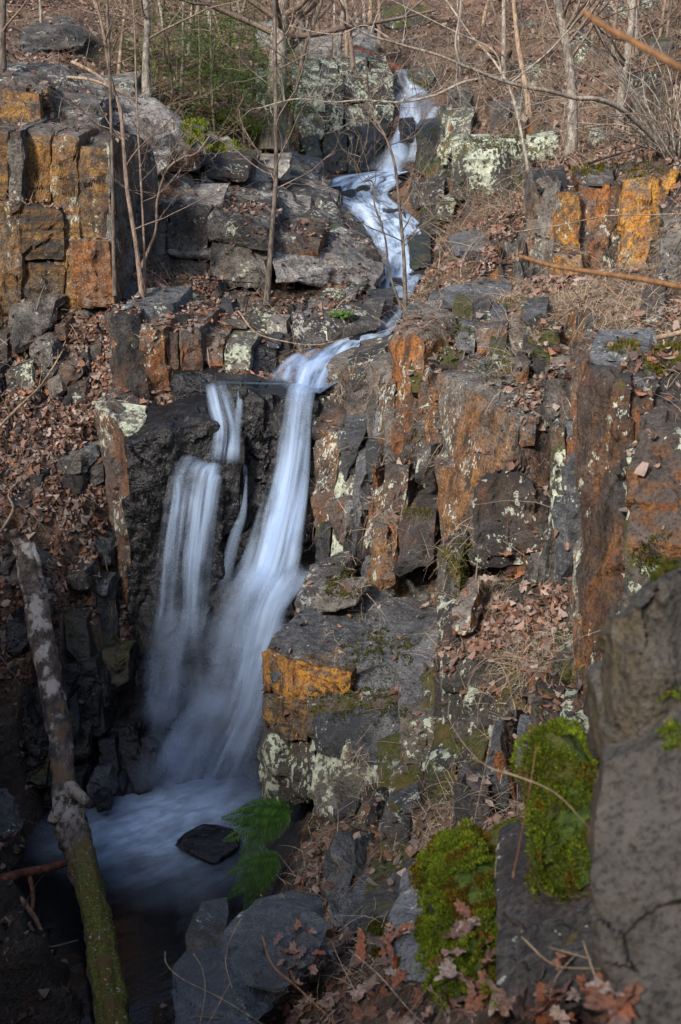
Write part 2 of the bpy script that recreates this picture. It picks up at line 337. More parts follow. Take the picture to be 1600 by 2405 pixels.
# ------------------------------------------------------------------ rocks
SOLID_V, SOLID_F, _so, SOLID_M = [], [], [0], []
FRONTS, FOOT = [], []
def hull_polys(pts):
    import bmesh
    bm = bmesh.new()
    for p in pts: bm.verts.new(p)
    r = bmesh.ops.convex_hull(bm, input=bm.verts)
    out = [np.array([v.co[:] for v in f.verts]) for f in bm.faces]
    bm.free(); return out
def clip(polys, n, d):
    """keep n.p <= d"""
    out, cap = [], []
    for q in polys:
        s = q @ n - d
        if (s <= 1e-7).all(): out.append(q); continue
        if (s > 0).all(): continue
        r = []
        for i in range(len(q)):
            j = (i + 1) % len(q)
            if s[i] <= 0: r.append(q[i])
            if (s[i] <= 0) != (s[j] <= 0):
                t = s[i] / (s[i] - s[j]); x = q[i] + t * (q[j] - q[i]); r.append(x); cap.append(x)
        if len(r) >= 3: out.append(np.array(r))
    if len(cap) >= 3:
        cp = np.array(cap); ctr = cp.mean(0); a = np.cross(n, (0.3, .5, .81)); a /= np.linalg.norm(a); b_ = np.cross(n, a)
        an = np.arctan2((cp - ctr) @ b_, (cp - ctr) @ a); cp = cp[np.argsort(an)]
        keep = [cp[0]]
        for x in cp[1:]:
            if np.linalg.norm(x - keep[-1]) > 1e-6: keep.append(x)
        if len(keep) >= 3: out.append(np.array(keep))
    return out
def tri_weld(polys):
    V, F, key = [], [], {}
    def vi(p):
        k = tuple(np.round(p, 5))
        if k not in key: key[k] = len(V); V.append(p)
        return key[k]
    for q in polys:
        ids = [vi(p) for p in q]; ids = [a for i, a in enumerate(ids) if a != ids[i - 1]]
        if len(ids) < 3: continue
        if len(ids) == 3: F.append(ids)
        else:
            m = vi(q.mean(0))
            for i in range(len(ids)): F.append([ids[i], ids[(i + 1) % len(ids)], m])
    return np.array(V), np.array(F)
def refine(V, F, tgt, itmax=9):
    y0, y1 = V[:, 1].min(), V[:, 1].max()
    for _ in range(itmax):
        E = np.sort(np.concatenate([F[:, [0, 1]], F[:, [1, 2]], F[:, [2, 0]]]), axis=1).astype(np.int64)
        K, inv = np.unique(E[:, 0] * len(V) + E[:, 1], return_inverse=True); inv = inv.ravel()
        U = np.c_[K // len(V), K % len(V)]
        L = np.linalg.norm(V[U[:, 0]] - V[U[:, 1]], axis=1)
        hid = np.clip(((V[U[:, 0], 1] + V[U[:, 1], 1]) / 2 - y0) / max(y1 - y0, 1e-3) - .35, 0, .4) / .4
        mk = L > tgt * (1 + 3.5 * hid)
        if not mk.any(): break
        mid = np.full(len(U), -1); mid[mk] = len(V) + np.arange(mk.sum())
        V = np.concatenate([V, (V[U[mk, 0]] + V[U[mk, 1]]) / 2])
        n = len(F); m = np.c_[mid[inv[:n]], mid[inv[n:2 * n]], mid[inv[2 * n:]]]; k = (m >= 0)
        cnt = k.sum(1); out = [F[cnt == 0]]
        f, q = F[cnt == 3], m[cnt == 3]
        if len(f): out += [np.c_[f[:, 0], q[:, 0], q[:, 2]], np.c_[f[:, 1], q[:, 1], q[:, 0]], np.c_[f[:, 2], q[:, 2], q[:, 1]], q]
        for r in range(3):
            a, b_, c_ = r, (r + 1) % 3, (r + 2) % 3
            s = (cnt == 1) & k[:, a]; f, q = F[s], m[s]
            if len(f): out += [np.c_[f[:, a], q[:, a], f[:, c_]], np.c_[q[:, a], f[:, b_], f[:, c_]]]
            s = (cnt == 2) & ~k[:, a]; f, q = F[s], m[s]   # edges b and c marked, they meet at vertex c_
            if len(f): out += [np.c_[f[:, c_], q[:, c_], q[:, b_]], np.c_[f[:, a], f[:, b_], q[:, b_]], np.c_[f[:, a], q[:, b_], q[:, c_]]]
        F = np.concatenate(out)
    return V, F
def vnormals(V, F):
    n = np.cross(V[F[:, 1]] - V[F[:, 0]], V[F[:, 2]] - V[F[:, 0]]); N = np.zeros_like(V)
    for i in range(3): np.add.at(N, F[:, i], n)
    return N / np.maximum(np.linalg.norm(N, axis=1), 1e-12)[:, None]
_rk = [0]
def rock(pts, mat, parent=None, name='rock_block', chips=5, chip=.14, amp=1.0, facets=26, tri=1.0, solid=True, label=None, sharp=38, seed=None, ledge=0, tone=None):
    _rk[0] += 1; rg = np.random.default_rng(seed if seed is not None else 1000 + _rk[0])
    pts = np.array(pts, float); polys = hull_polys(pts)
    ctr = pts.mean(0); ext = pts.max(0) - pts.min(0); size = float(np.sort(ext)[1]); small = float(max(ext.min(), .3 * size))
    for k in range(chips):
        hv = np.concatenate(polys); v = hv[rg.integers(len(hv))]
        if rg.random() < .6:   # shave an edge
            q = polys[rg.integers(len(polys))]; i = rg.integers(len(q)); v = (q[i] + q[(i + 1) % len(q)]) / 2
        n = (v - ctr) / np.maximum(ext, 1e-3) + rg.normal(size=3) * .25; n /= np.linalg.norm(n)
        mx = (hv @ n).max(); polys = clip(polys, n, mx - chip * small * rg.uniform(.25, 1.0))
    V, F = tri_weld(polys)
    tg = max(.0045 * max(depth_of(ctr), 1.2) * tri, size / 64)
    V, F = refine(V, F, tg)
    N = vnormals(V, F)
    # broken facets: each cell of the surface is its own tilted plane, stepped against its neighbours
    sd = V[rg.integers(len(V), size=facets)] + rg.normal(size=(facets, 3)) * .04 * size
    wv = V + .10 * size * np.c_[noise3(V * 3 / size + 3), noise3(V * 3 / size + 11), noise3(V * 3 / size + 23)]
    d2 = ((wv[:, None] - sd[None]) ** 2).sum(2); ci = d2.argmin(1)
    hh = rg.normal(size=facets) * .022 * small; gg = rg.normal(size=(facets, 3)) * .09
    dsp = hh[ci] + ((V - sd[ci]) * gg[ci]).sum(1)
    dsp = np.clip(dsp, -.07 * small, .06 * small)
    if ledge: 
        zz = (V[:, 2] + .05 * size * noise3(V * 2 / size)) / ledge
        dsp = dsp + .028 * np.sqrt(ledge) * np.take(rg.normal(size=400), np.clip(np.floor(zz - np.floor(zz.min())).astype(int), 0, 399))
    V2 = V + N * (amp * (dsp + .025 * small * fbm(V * 2.2 / small + 40 * rg.random(), 3) + min(.016, .03 * small) * fbm(V * 10 + 7, 3)))[:, None]
    V2 += amp * .035 * small * np.c_[noise3(V * 1.7 / small + 31), noise3(V * 1.7 / small + 51), noise3(V * 1.7 / small + 71)]
    if solid:
        SOLID_V.append(V2); SOLID_F.append(F + _so[0]); _so[0] += len(V2); SOLID_M.append((mat, len(F)))
    o = mesh_from(name, V2, F, M[mat] if isinstance(mat, str) else mat, parent, sharp=sharp, origin=None if parent is None else V2.mean(0))
    o['tone'] = float(rg.random() if tone is None else tone)
    if label: o['label'] = label
    return o
def blk(parent, front, mat, back=(0, .6, .02), name='rock_block', ext=None, **kw):
    """front: outline in photo pixels + distance; the block runs back from there"""
    f = np.array(PP(front)); FRONTS.append(front); FOOT.append((f, np.array(back, float)))
    pts = [f, f + np.array(back, float)]
    if ext is None: ext = min(.3, .22 * (f[:, 2].max() - f[:, 2].min()))
    if ext:      # the foot goes on into the ground
        lo = f[f[:, 2] < f[:, 2].min() + .3 * (f[:, 2].max() - f[:, 2].min())] - (0, 0, ext)
        pts += [lo, lo + np.array(back, float)]
    return rock(np.concatenate(pts), mat, parent, name, **kw)
def cliff(parent, TL, TR, BR, BL, cols, rows, mat, back=(0, .6, .02), prot=.05, jit=.25, gap=.012, name='rock_column', mats=None, seed=0, **kw):
    rg = np.random.default_rng(seed + 50)
    q = [np.array(z, float) for z in (TL, TR, BR, BL)]
    def at(s, t): return (q[0] * (1 - s) + q[1] * s) * (1 - t) + (q[3] * (1 - s) + q[2] * s) * t
    cu = np.linspace(0, 1, cols + 1); cu[1:-1] += rg.uniform(-jit, jit, cols - 1) / cols
    for i in range(cols):
        n = rows if isinstance(rows, int) else int(rg.integers(rows[0], rows[1] + 1))
        cv = np.linspace(0, 1, n + 1); cv[1:-1] += rg.uniform(-jit, jit, n - 1) / n
        cp = rg.uniform(-prot, prot); topj = rg.uniform(-.5, .5) * .08
        for j in range(n):
            s0, s1 = cu[i] + gap * rg.random(), cu[i + 1] - gap * rg.random(); t0, t1 = cv[j] + (topj if j == 0 else gap * .5), cv[j + 1] - gap * .3
            dy = cp + rg.uniform(-prot, prot) * .6
            fr = []
            for s, t in ((s0, t0), (s1, t0), (s1, t1), (s0, t1)):
                z = at(s + rg.normal() * .01, t + rg.normal() * .008); fr.append((z[0], z[1], z[2] + dy + rg.uniform(-.3, .3) * prot))
            m = mat if not mats else mats[int(rg.integers(len(mats)))]
            bk = np.array(back, float) * rg.uniform(.85, 1.15)
            blk(parent, fr, m, bk, name if n == 1 or j == 0 else 'rock_block', ext=(None if j == n - 1 else 0), seed=seed * 1000 + i * 40 + j, **kw)

# ------------------------------------------------------------------ outcrops and loose rocks
def outcrop(label, at, name='rock_outcrop', cat='rock outcrop', group='bedrock outcrops of the gorge'):
    return thing(name, label, cat, P(*at), group)
# --- tall banded cliff at the left edge
o = outcrop('tall rust-banded cliff at the left edge above the tumbled blocks', (150, 700, 13.6), 'cliff', 'cliff')
cliff(o, (-70, 310, 13.35), (262, 330, 13.35), (266, 690, 13.15), (-70, 750, 13.15), 5, 1, 'cliffl', (0, 1.1, .06), .07, .35, mats=['cliffl', 'cliffl', 'grey', 'cliffl'], seed=1, chips=4, chip=.10, ledge=.07, facets=18, gap=.004, amp=.75)
cliff(o, (-70, 480, 13.12), (150, 490, 13.12), (150, 735, 13.05), (-70, 750, 13.05), 2, (1, 2), 'cliffl', (0, .5, .0), .03, .4, name='rock_block', seed=2, chips=4, chip=.12, ledge=.06, gap=.003, facets=12, amp=.7)
cliff(o, (170, 560, 13.08), (265, 560, 13.08), (268, 690, 13.0), (170, 700, 13.0), 1, (1, 2), 'cliffl', (0, .5, .0), .05, .4, name='rock_block', seed=29, chips=4, chip=.16, ledge=.06, gap=.004, mats=['cliffl', 'rust'])
cliff(o, (-420, 320, 13.6), (-72, 308, 13.38), (-72, 750, 13.15), (-420, 800, 13.3), 4, 1, 'cliffl', (0, 1.1, .06), .10, .35, mats=['cliffl', 'grey'], seed=61, chips=5, chip=.12, ledge=.07, facets=18, gap=.004, amp=.8, tri=1.6)
blk(o, [(256, 332, 13.3), (312, 372, 14.0), (316, 650, 14.0), (262, 672, 13.1)], 'grey', (.1, .9, .05), 'rock_column')
blk(o, [(-60, 200, 14.6), (88, 222, 14.4), (96, 292, 14.3), (-60, 308, 14.4)], 'cliffl', (0, 1.2, .12))
blk(o, [(96, 232, 15.0), (235, 262, 14.9), (240, 300, 14.6), (98, 300, 14.5)], 'grey', (-.1, 1.1, .12))
blk(o, [(185, 288, 14.5), (235, 282, 14.5), (240, 322, 14.3), (180, 318, 14.3)], 'grey', (0, .6, .05))
blk(o, [(-40, 168, 16.6), (120, 186, 16.3), (240, 250, 15.6), (250, 285, 15.4), (-40, 240, 15.4)], 'strata', (-.1, 1.2, .12))
# --- pale sloping strata in the middle left
o = outcrop('pale sloping strata with lichened slabs left of the brook', (520, 640, 14.6), 'rock_outcrop')
cliff(o, (345, 478, 15.0), (486, 505, 14.8), (482, 655, 14.4), (340, 648, 14.6), 2, 1, 'grey', (0, 1.3, .12), .04, .3, seed=3, mats=['grey', 'lichen'], gap=.003, facets=30)
cliff(o, (494, 505, 14.7), (632, 540, 14.6), (628, 664, 14.2), (492, 655, 14.3), 1, 2, 'grey', (.1, 1.3, .10), .05, .3, name='rock_block', seed=4, mats=['grey', 'strata'], gap=.003, facets=30, ledge=.06)
blk(o, [(628, 556, 15.0), (752, 560, 15.2), (748, 590, 15.0), (628, 604, 14.8)], 'rust', (.1, 1.0, .10))
blk(o, [(640, 606, 14.6), (780, 598, 15.2), (900, 640, 15.3), (880, 668, 15.0), (650, 660, 14.2)], 'strata', (.1, 1.2, .10), ledge=.05)
blk(o, [(740, 560, 15.6), (880, 590, 16.0), (905, 632, 15.8), (760, 606, 15.3)], 'strata', (-.1, 1.6, .16), ledge=.05)
blk(o, [(480, 470, 15.8), (640, 500, 15.8), (650, 545, 15.3), (485, 510, 15.2)], 'strata', (.0, 1.4, .14), ledge=.05)
blk(o, [(620, 480, 16.8), (800, 520, 17.0), (840, 580, 16.4), (640, 560, 15.8)], 'strata', (-.2, 1.8, .22), ledge=.06)
blk(o, [(430, 420, 16.6), (560, 440, 16.8), (640, 490, 16.2), (470, 480, 15.6)], 'strata', (-.1, 1.3, .18), ledge=.05)
blk(o, [(600, 420, 18.4), (740, 440, 18.8), (800, 520, 17.6), (620, 490, 17.0)], 'strata', (-.2, 1.6, .24), ledge=.06)
blk(o, [(640, 385, 19.6), (770, 410, 20.2), (780, 470, 19.2), (640, 440, 18.6)], 'strata', (-.2, 1.4, .2), ledge=.06)
blk(o, [(470, 415, 16.5), (700, 495, 17.1), (716, 540, 16.6), (485, 482, 15.7)], 'strata', (-.35, 2.1, .50), 'rock_slab', facets=16, ledge=.05)
blk(o, [(676, 498, 17.5), (868, 588, 16.7), (892, 628, 16.1), (700, 562, 16.3)], 'strata', (-.4, 2.3, .48), 'rock_slab', facets=16, ledge=.05)
blk(o, [(478, 378, 16.9), (600, 378, 17.2), (600, 420, 16.9), (482, 412, 16.6)], 'rustdk', (.0, .7, .08))
blk(o, [(330, 345, 15.9), (500, 355, 16.8), (500, 375, 16.7), (350, 402, 15.6)], 'strata', (-.5, 1.6, .24))
blk(o, [(375, 352, 15.8), (470, 350, 16.4), (470, 385, 16.3), (380, 400, 15.6)], 'rust', (-.1, .4, .05))
blk(o, [(250, 290, 15.7), (420, 300, 16.4), (480, 345, 16.6), (300, 362, 15.6)], 'strata', (-.5, 1.6, .28))
blk(o, [(340, 408, 15.4), (430, 420, 15.8), (470, 480, 15.4), (345, 478, 15.1)], 'rust', (-.1, .8, .08))
# --- terrace stones between the cliff and the falls
o = outcrop('dark rust-stained ledge blocks above the black wet block', (380, 920, 12.1))
cliff(o, (262, 780, 12.1), (480, 775, 12.4), (478, 850, 12.3), (285, 935, 11.95), 4, 1, 'rustdk', (.1, .9, .06), .05, .3, seed=5, mats=['rustdk', 'rust', 'rustdk'])
blk(o, [(262, 755, 12.15), (330, 745, 12.3), (345, 900, 12.0), (290, 932, 11.9), (262, 900, 12.0)], 'rustdk', (-.05, .5, .05), 'rock_column')
blk(o, [(285, 722, 12.5), (410, 712, 12.8), (410, 765, 12.6), (275, 780, 12.3)], 'slab', (.1, .7, .07), ledge=.04)
blk(o, [(385, 745, 12.6), (470, 740, 12.9), (476, 790, 12.7), (390, 795, 12.5)], 'rustdk', (.1, .6, .05))
blk(o, [(478, 790, 12.5), (528, 798, 12.5), (524, 872, 12.3), (482, 845, 12.35)], 'rust', (.05, .6, .04), 'rock_column')
blk(o, [(526, 812, 12.4), (592, 815, 12.4), (585, 880, 12.2), (530, 878, 12.2)], 'lichen', (.05, .6, .04))
blk(o, [(590, 818, 12.6), (650, 825, 12.6), (650, 885, 12.4), (588, 884, 12.3)], 'wet', (.05, .6, .03))
blk(o, [(400, 880, 12.0), (510, 878, 12.1), (505, 930, 11.9), (405, 935, 11.9)], 'wet', (.05, .5, .03))
blk(o, [(255, 915, 12.0), (300, 912, 12.0), (300, 940, 11.9), (255, 945, 11.9)], 'rustdk', (0, .3, .02))
# stones on the leafy terrace by the brook
for i, (fr, m, lb) in enumerate([
    ([(440, 718, 13.4), (480, 716, 13.4), (480, 750, 13.2), (440, 750, 13.2)], 'rust', 'small rusty block on the leafy terrace'),
    ([(510, 700, 13.9), (590, 698, 14.0), (585, 735, 13.7), (515, 740, 13.7)], 'grey', 'grey block with a white lichen cap on the leafy terrace'),
    ([(680, 760, 13.1), (800, 735, 13.5), (900, 720, 13.9), (890, 770, 13.4), (690, 822, 12.9)], 'strata', 'long dark overhanging slab beside the brook lip'),
    ([(560, 745, 13.2), (640, 750, 13.2), (640, 790, 13.0), (565, 790, 13.0)], 'lichen', 'lichen-dotted stone at the terrace edge'),
    ([(860, 690, 14.4), (925, 695, 14.6), (920, 745, 14.2), (862, 740, 14.2)], 'slab', 'dark blocky stone at the brook bend'),
    ([(600, 790, 12.9), (680, 795, 12.9), (680, 830, 12.7), (605, 828, 12.7)], 'grey', 'low grey stone over the brook lip'),
    ([(245, 735, 12.9), (285, 725, 12.9), (285, 790, 12.7), (248, 785, 12.7)], 'rust', 'upright rusty block beside the fallen debris')]):
    ob = blk(None, fr, m, (.05, .45, .03), 'stone', chips=7, chip=.2); tag(ob, lb, 'rock', 'stones on the terrace')
# --- black wet block beside the falls
o = outcrop('black wet block with a white-crusted corner left of the falls', (390, 1450, 11.2), 'wet_rock_block')
blk(o, [(302, 1045, 10.95), (400, 1010, 11.0), (402, 1300, 10.95), (300, 1480, 10.8)], 'wet', (-.25, .95, .04), 'rock_block', facets=8)
blk(o, [(400, 1012, 11.02), (512, 985, 11.15), (508, 1090, 11.1), (404, 1110, 11.0)], 'wet', (-.2, .8, .04), 'rock_block', facets=8)
blk(o, [(402, 1110, 10.98), (505, 1085, 11.05), (500, 1160, 11.0), (405, 1280, 10.95)], 'wet', (0, .6, .02))
blk(o, [(232, 945, 11.65), (304, 1040, 11.0), (300, 1490, 10.85), (285, 1400, 10.95)], 'rustdk', (.25, .6, .03), 'rock_column', facets=10)
blk(o, [(228, 948, 11.72), (252, 968, 11.5), (290, 1400, 11.0), (272, 1300, 11.2)], 'lichenv', (.1, .2, .02), 'rock_column', label='narrow edge column with a pale lichen stripe')
blk(o, [(258, 975, 11.45), (345, 985, 11.35), (322, 1022, 11.15), (300, 1024, 11.1)], 'lichen', (-.05, .3, .05), 'crust', label='cream lichen crust', chips=8)
blk(o, [(300, 1470, 10.85), (405, 1290, 10.95), (420, 1560, 10.7), (330, 1640, 10.5)], 'wet', (0, .6, .05))
# --- wet rock wall between the two falls
o = outcrop('glistening black rock wall between the two falls', (610, 1380, 11.3), 'wet_rock_wall')
blk(o, [(566, 912, 11.35), (620, 930, 11.3), (620, 1150, 11.25), (566, 1120, 11.25)], 'wet', (0, .7, .0), facets=40, amp=1.6)
blk(o, [(612, 930, 11.35), (690, 935, 11.4), (690, 1130, 11.3), (612, 1170, 11.25)], 'wet', (0, .7, .0), facets=50, amp=1.8)
blk(o, [(560, 1120, 11.2), (650, 1100, 11.2), (640, 1370, 11.05), (520, 1390, 10.95)], 'wet', (0, .7, .0), facets=50, amp=1.8)
blk(o, [(520, 1085, 11.0), (560, 1075, 11.05), (570, 1200, 11.0), (520, 1230, 10.95)], 'wet', (0, .4, .0), 'rock_column', facets=20)
blk(o, [(545, 1020, 11.15), (575, 1030, 11.15), (575, 1100, 11.1), (545, 1095, 11.1)], 'wetmoss', (0, .3, .0))
blk(o, [(400, 1120, 10.95), (520, 1120, 10.95), (520, 1420, 10.8), (370, 1420, 10.75)], 'wet', (0, .6, .0), facets=40, amp=1.5)
blk(o, [(370, 1380, 10.8), (560, 1380, 10.9), (560, 1650, 10.45), (360, 1640, 10.35)], 'wet', (0, .6, .0), facets=50, amp=1.7)
blk(o, [(680, 940, 11.7), (745, 940, 11.7), (745, 1380, 11.35), (660, 1380, 11.3)], 'wet', (0, .5, .0), facets=30)
blk(o, [(572, 924, 11.40), (748, 942, 11.42), (745, 1010, 11.38), (575, 1010, 11.36)], 'wet', (0, .5, .0), 'rock_block', facets=10, chips=2, amp=.6)
blk(o, [(402, 1112, 10.93), (565, 1100, 11.02), (560, 1200, 10.98), (404, 1230, 10.9)], 'wet', (0, .5, .0), 'rock_block', facets=8, chips=2, amp=.5)
blk(o, [(505, 905, 11.5), (570, 905, 11.5), (560, 1090, 11.35), (500, 1100, 11.3)], 'wet', (0, .5, .0), facets=20)
# --- rocks under the lower cascade
o = outcrop('dark boulder heap under the lower cascade', (500, 1850, 10.2), 'cascade_rocks')
for k, (u, v, y, w_, h_) in enumerate([(690, 1360, 10.9, 60, 70), (725, 1350, 10.95, 50, 60), (660, 1420, 10.75, 60, 80), (700, 1430, 10.8, 40, 60), (590, 1450, 10.85, 110, 110), (560, 1560, 10.6, 130, 130), (620, 1600, 10.45, 90, 170), (600, 1740, 10.2, 110, 190), (480, 1600, 10.5, 110, 120), (500, 1720, 10.25, 140, 150), (400, 1690, 10.2, 100, 120), (420, 1800, 9.95, 110, 120), (560, 1820, 9.95, 130, 130), (380, 1600, 10.4, 80, 100)]):
    blk(o, [(u - w_ * .5, v - h_ * .3, y + .08), (u + w_ * .3, v - h_ * .5, y + .1), (u + w_ * .55, v + h_ * .4, y - .05), (u - w_ * .4, v + h_ * .5, y - .1)], 'wet', (.03, .5, .0), 'boulder', chips=9, chip=.3, facets=14)
# --- loose wet rocks round the pool
for fr, bk, m, lb in [
    ([(268, 1735, 9.95), (318, 1722, 10.0), (385, 1862, 9.72), (330, 1885, 9.65)], (-.05, .25, .05), 'wet', 'tilted wet slab leaning at the left foot of the falls'),
    ([(190, 1840, 9.55), (255, 1815, 9.6), (268, 1870, 9.5), (205, 1905, 9.45)], (0, .25, .0), 'slab', 'blue-grey wet rock beside the log at the pool edge'),
    ([(232, 1745, 9.85), (270, 1735, 9.9), (280, 1830, 9.7), (240, 1850, 9.65)], (0, .3, .0), 'wet', 'upright dark rock beside the tilted slab'),
    ([(330, 1740, 9.95), (385, 1735, 9.95), (390, 1800, 9.85), (340, 1800, 9.85)], (0, .25, .0), 'wet', 'dark rock half under the foam beside the tilted slab'),
    ([(412, 1985, 8.85), (470, 1948, 9.1), (560, 1962, 8.95), (575, 1985, 8.85), (505, 2026, 8.64), (480, 2024, 8.67)], (.0, .12, -.02), 'wet', 'flat dark rock standing in the pool below the falls'),
    ([(-30, 1890, 9.1), (15, 1910, 9.1), (45, 1960, 8.95), (-30, 1975, 8.9)], (0, .3, .0), 'slab', 'blue-grey rock on the left shore of the pool'),
    ([(560, 1900, 9.6), (610, 1890, 9.6), (620, 1950, 9.4), (570, 1950, 9.35)], (0, .3, .0), 'wet', 'dark rock in the pool behind the fern'),
    ([(150, 1440, 10.35), (205, 1455, 10.35), (215, 1560, 10.15), (165, 1580, 10.1)], (0, .35, .05), 'wetmoss', 'mossy dark rock on the bank right of the log'),
    ([(230, 1360, 10.75), (275, 1380, 10.8), (280, 1540, 10.5), (225, 1560, 10.4)], (0, .35, .05), 'wetmoss', 'tall mossy rock at the foot of the black block'),
    ([(120, 1650, 9.85), (180, 1640, 9.9), (185, 1720, 9.75), (130, 1740, 9.7)], (0, .35, .05), 'wetmoss', 'mossy dark stone behind the middle of the log'),
    ([(20, 1460, 10.1), (70, 1470, 10.1), (60, 1540, 9.95), (15, 1530, 9.95)], (0, .3, .05), 'wet', 'dark stone on the bank left of the log'),
    ([(220, 2105 - 240, 9.4), (255, 2098 - 240, 9.4), (262, 1895, 9.35), (230, 1900, 9.35)], (0, .12, .0), 'wet', 'small black stone in the pool beside the log knot')]:
    tag(blk(None, fr, m, bk, 'rock', chips=8, chip=.22), lb, 'rock', 'wet rocks round the pool')
# --- tumbled blocks at the foot of the cliff
T = [([(18, 735, 12.8), (120, 695, 13.0), (155, 720, 12.9), (130, 760, 12.7), (22, 835, 12.4)], 'grey', 'large tilted grey slab at the foot of the banded cliff'),
     ([(72, 812, 12.4), (118, 798, 12.45), (125, 850, 12.25), (80, 858, 12.2)], 'grey', 'cube-like grey block below the tilted slab'),
     ([(135, 855, 12.3), (195, 842, 12.4), (195, 890, 12.2), (138, 905, 12.15)], 'rust', 'rusty-fronted block in the middle of the tumbled pile'),
     ([(158, 905, 12.15), (205, 895, 12.2), (205, 935, 12.05), (162, 945, 12.0)], 'rustdk', 'lowest brown block of the tumbled pile'),
     ([(210, 808, 12.6), (236, 804, 12.6), (238, 842, 12.5), (214, 846, 12.45)], 'grey', 'small upright pale block right of the tumbled pile'),
     ([(12, 870, 12.3), (75, 855, 12.35), (78, 915, 12.1), (18, 925, 12.05)], 'lichen', 'speckled grey block left in the tumbled pile'),
     ([(95, 855, 12.3), (135, 845, 12.35), (135, 885, 12.2), (98, 890, 12.15)], 'slab', 'small dark block wedged in the tumbled pile'),
     ([(180, 835, 12.5), (205, 828, 12.5), (212, 868, 12.4), (188, 872, 12.35)], 'grey', 'little grey block behind the rusty-fronted block'),
     ([(-30, 870, 12.2), (15, 865, 12.3), (15, 960, 12.0), (-30, 970, 11.95)], 'grey', 'grey block cut by the left edge beside the pile'),
     ([(-30, 780, 12.7), (18, 785, 12.7), (18, 860, 12.4), (-30, 865, 12.4)], 'rustdk', 'brown block under the tilted slab at the left edge'),
     ([(100, 890, 12.15), (140, 885, 12.2), (150, 925, 12.05), (110, 930, 12.0)], 'grey', 'flat grey stone left of the lowest brown block'),
     ([(130, 770, 12.7), (152, 765, 12.7), (155, 792, 12.6), (132, 796, 12.6)], 'rust', 'small tan stone right of the tilted slab'),
     ([(172, 1075, 11.5), (222, 1060, 11.6), (222, 1085, 11.5), (190, 1112, 11.35)], 'slab', 'grey slab with pale spots on the leafy bank'),
     ([(70, 960, 11.95), (105, 955, 12.0), (110, 985, 11.85), (75, 990, 11.8)], 'grey', 'small stone buried in leaves below the pile'),
     ([(5, 1040, 11.5), (25, 1035, 11.5), (28, 1075, 11.4), (5, 1080, 11.4)], 'grey', 'grey stone at the left edge of the leafy bank'),
     ([(235, 1290, 11.0), (258, 1285, 11.05), (260, 1320, 10.95), (238, 1325, 10.9)], 'slab', 'small square grey stone beside the black block'),
     ([(205, 845, 12.5), (225, 850, 12.5), (220, 885, 12.35), (200, 880, 12.35)], 'strata', 'narrow pale stone right of the rusty-fronted block')]
for fr, m, lb in T:
    tag(blk(None, fr, m, (.03, .33, .05), 'boulder', chips=7, chip=.2), lb, 'rock', 'tumbled blocks under the cliff')
# --- rocks of the upper brook
o = outcrop('lichened rock mass left of the upper cascade', (800, 390, 23), 'rock_outcrop')
cliff(o, (690, 215, 23.6), (925, 190, 25.0), (920, 300, 24.2), (700, 320, 23.0), 4, (1, 2), 'lichen', (-.1, 1.8, .5), .2, .3, seed=7, tri=.9)
cliff(o, (700, 315, 23.0), (915, 300, 23.9), (890, 400, 22.8), (730, 405, 22.2), 4, (1, 2), 'wetmoss', (0, 1.2, .2), .15, .3, seed=8)
blk(o, [(720, 150, 26.5), (900, 130, 27.5), (920, 200, 25.8), (720, 220, 25.0)], 'strata', (-.2, 2.0, .5))
blk(o, [(690, 380, 21.8), (760, 385, 22.2), (760, 430, 21.4), (700, 440, 20.8)], 'strata', (-.1, .9, .15))
o = outcrop('dark mossy rocks right of the upper cascade', (1010, 420, 22), 'rock_outcrop')
blk(o, [(985, 300, 23.2), (1050, 290, 23.4), (1040, 420, 21.6), (975, 415, 22.0)], 'wetmoss', (.1, 1.0, .1))
blk(o, [(1000, 410, 21.4), (1060, 380, 21.0), (1070, 450, 20.0), (1000, 470, 20.2)], 'mossy', (.1, 1.0, .15))
blk(o, [(985, 460, 20.2), (1050, 470, 19.6), (1050, 540, 18.2), (990, 560, 18.0)], 'wetmoss', (.1, 1.0, .1))
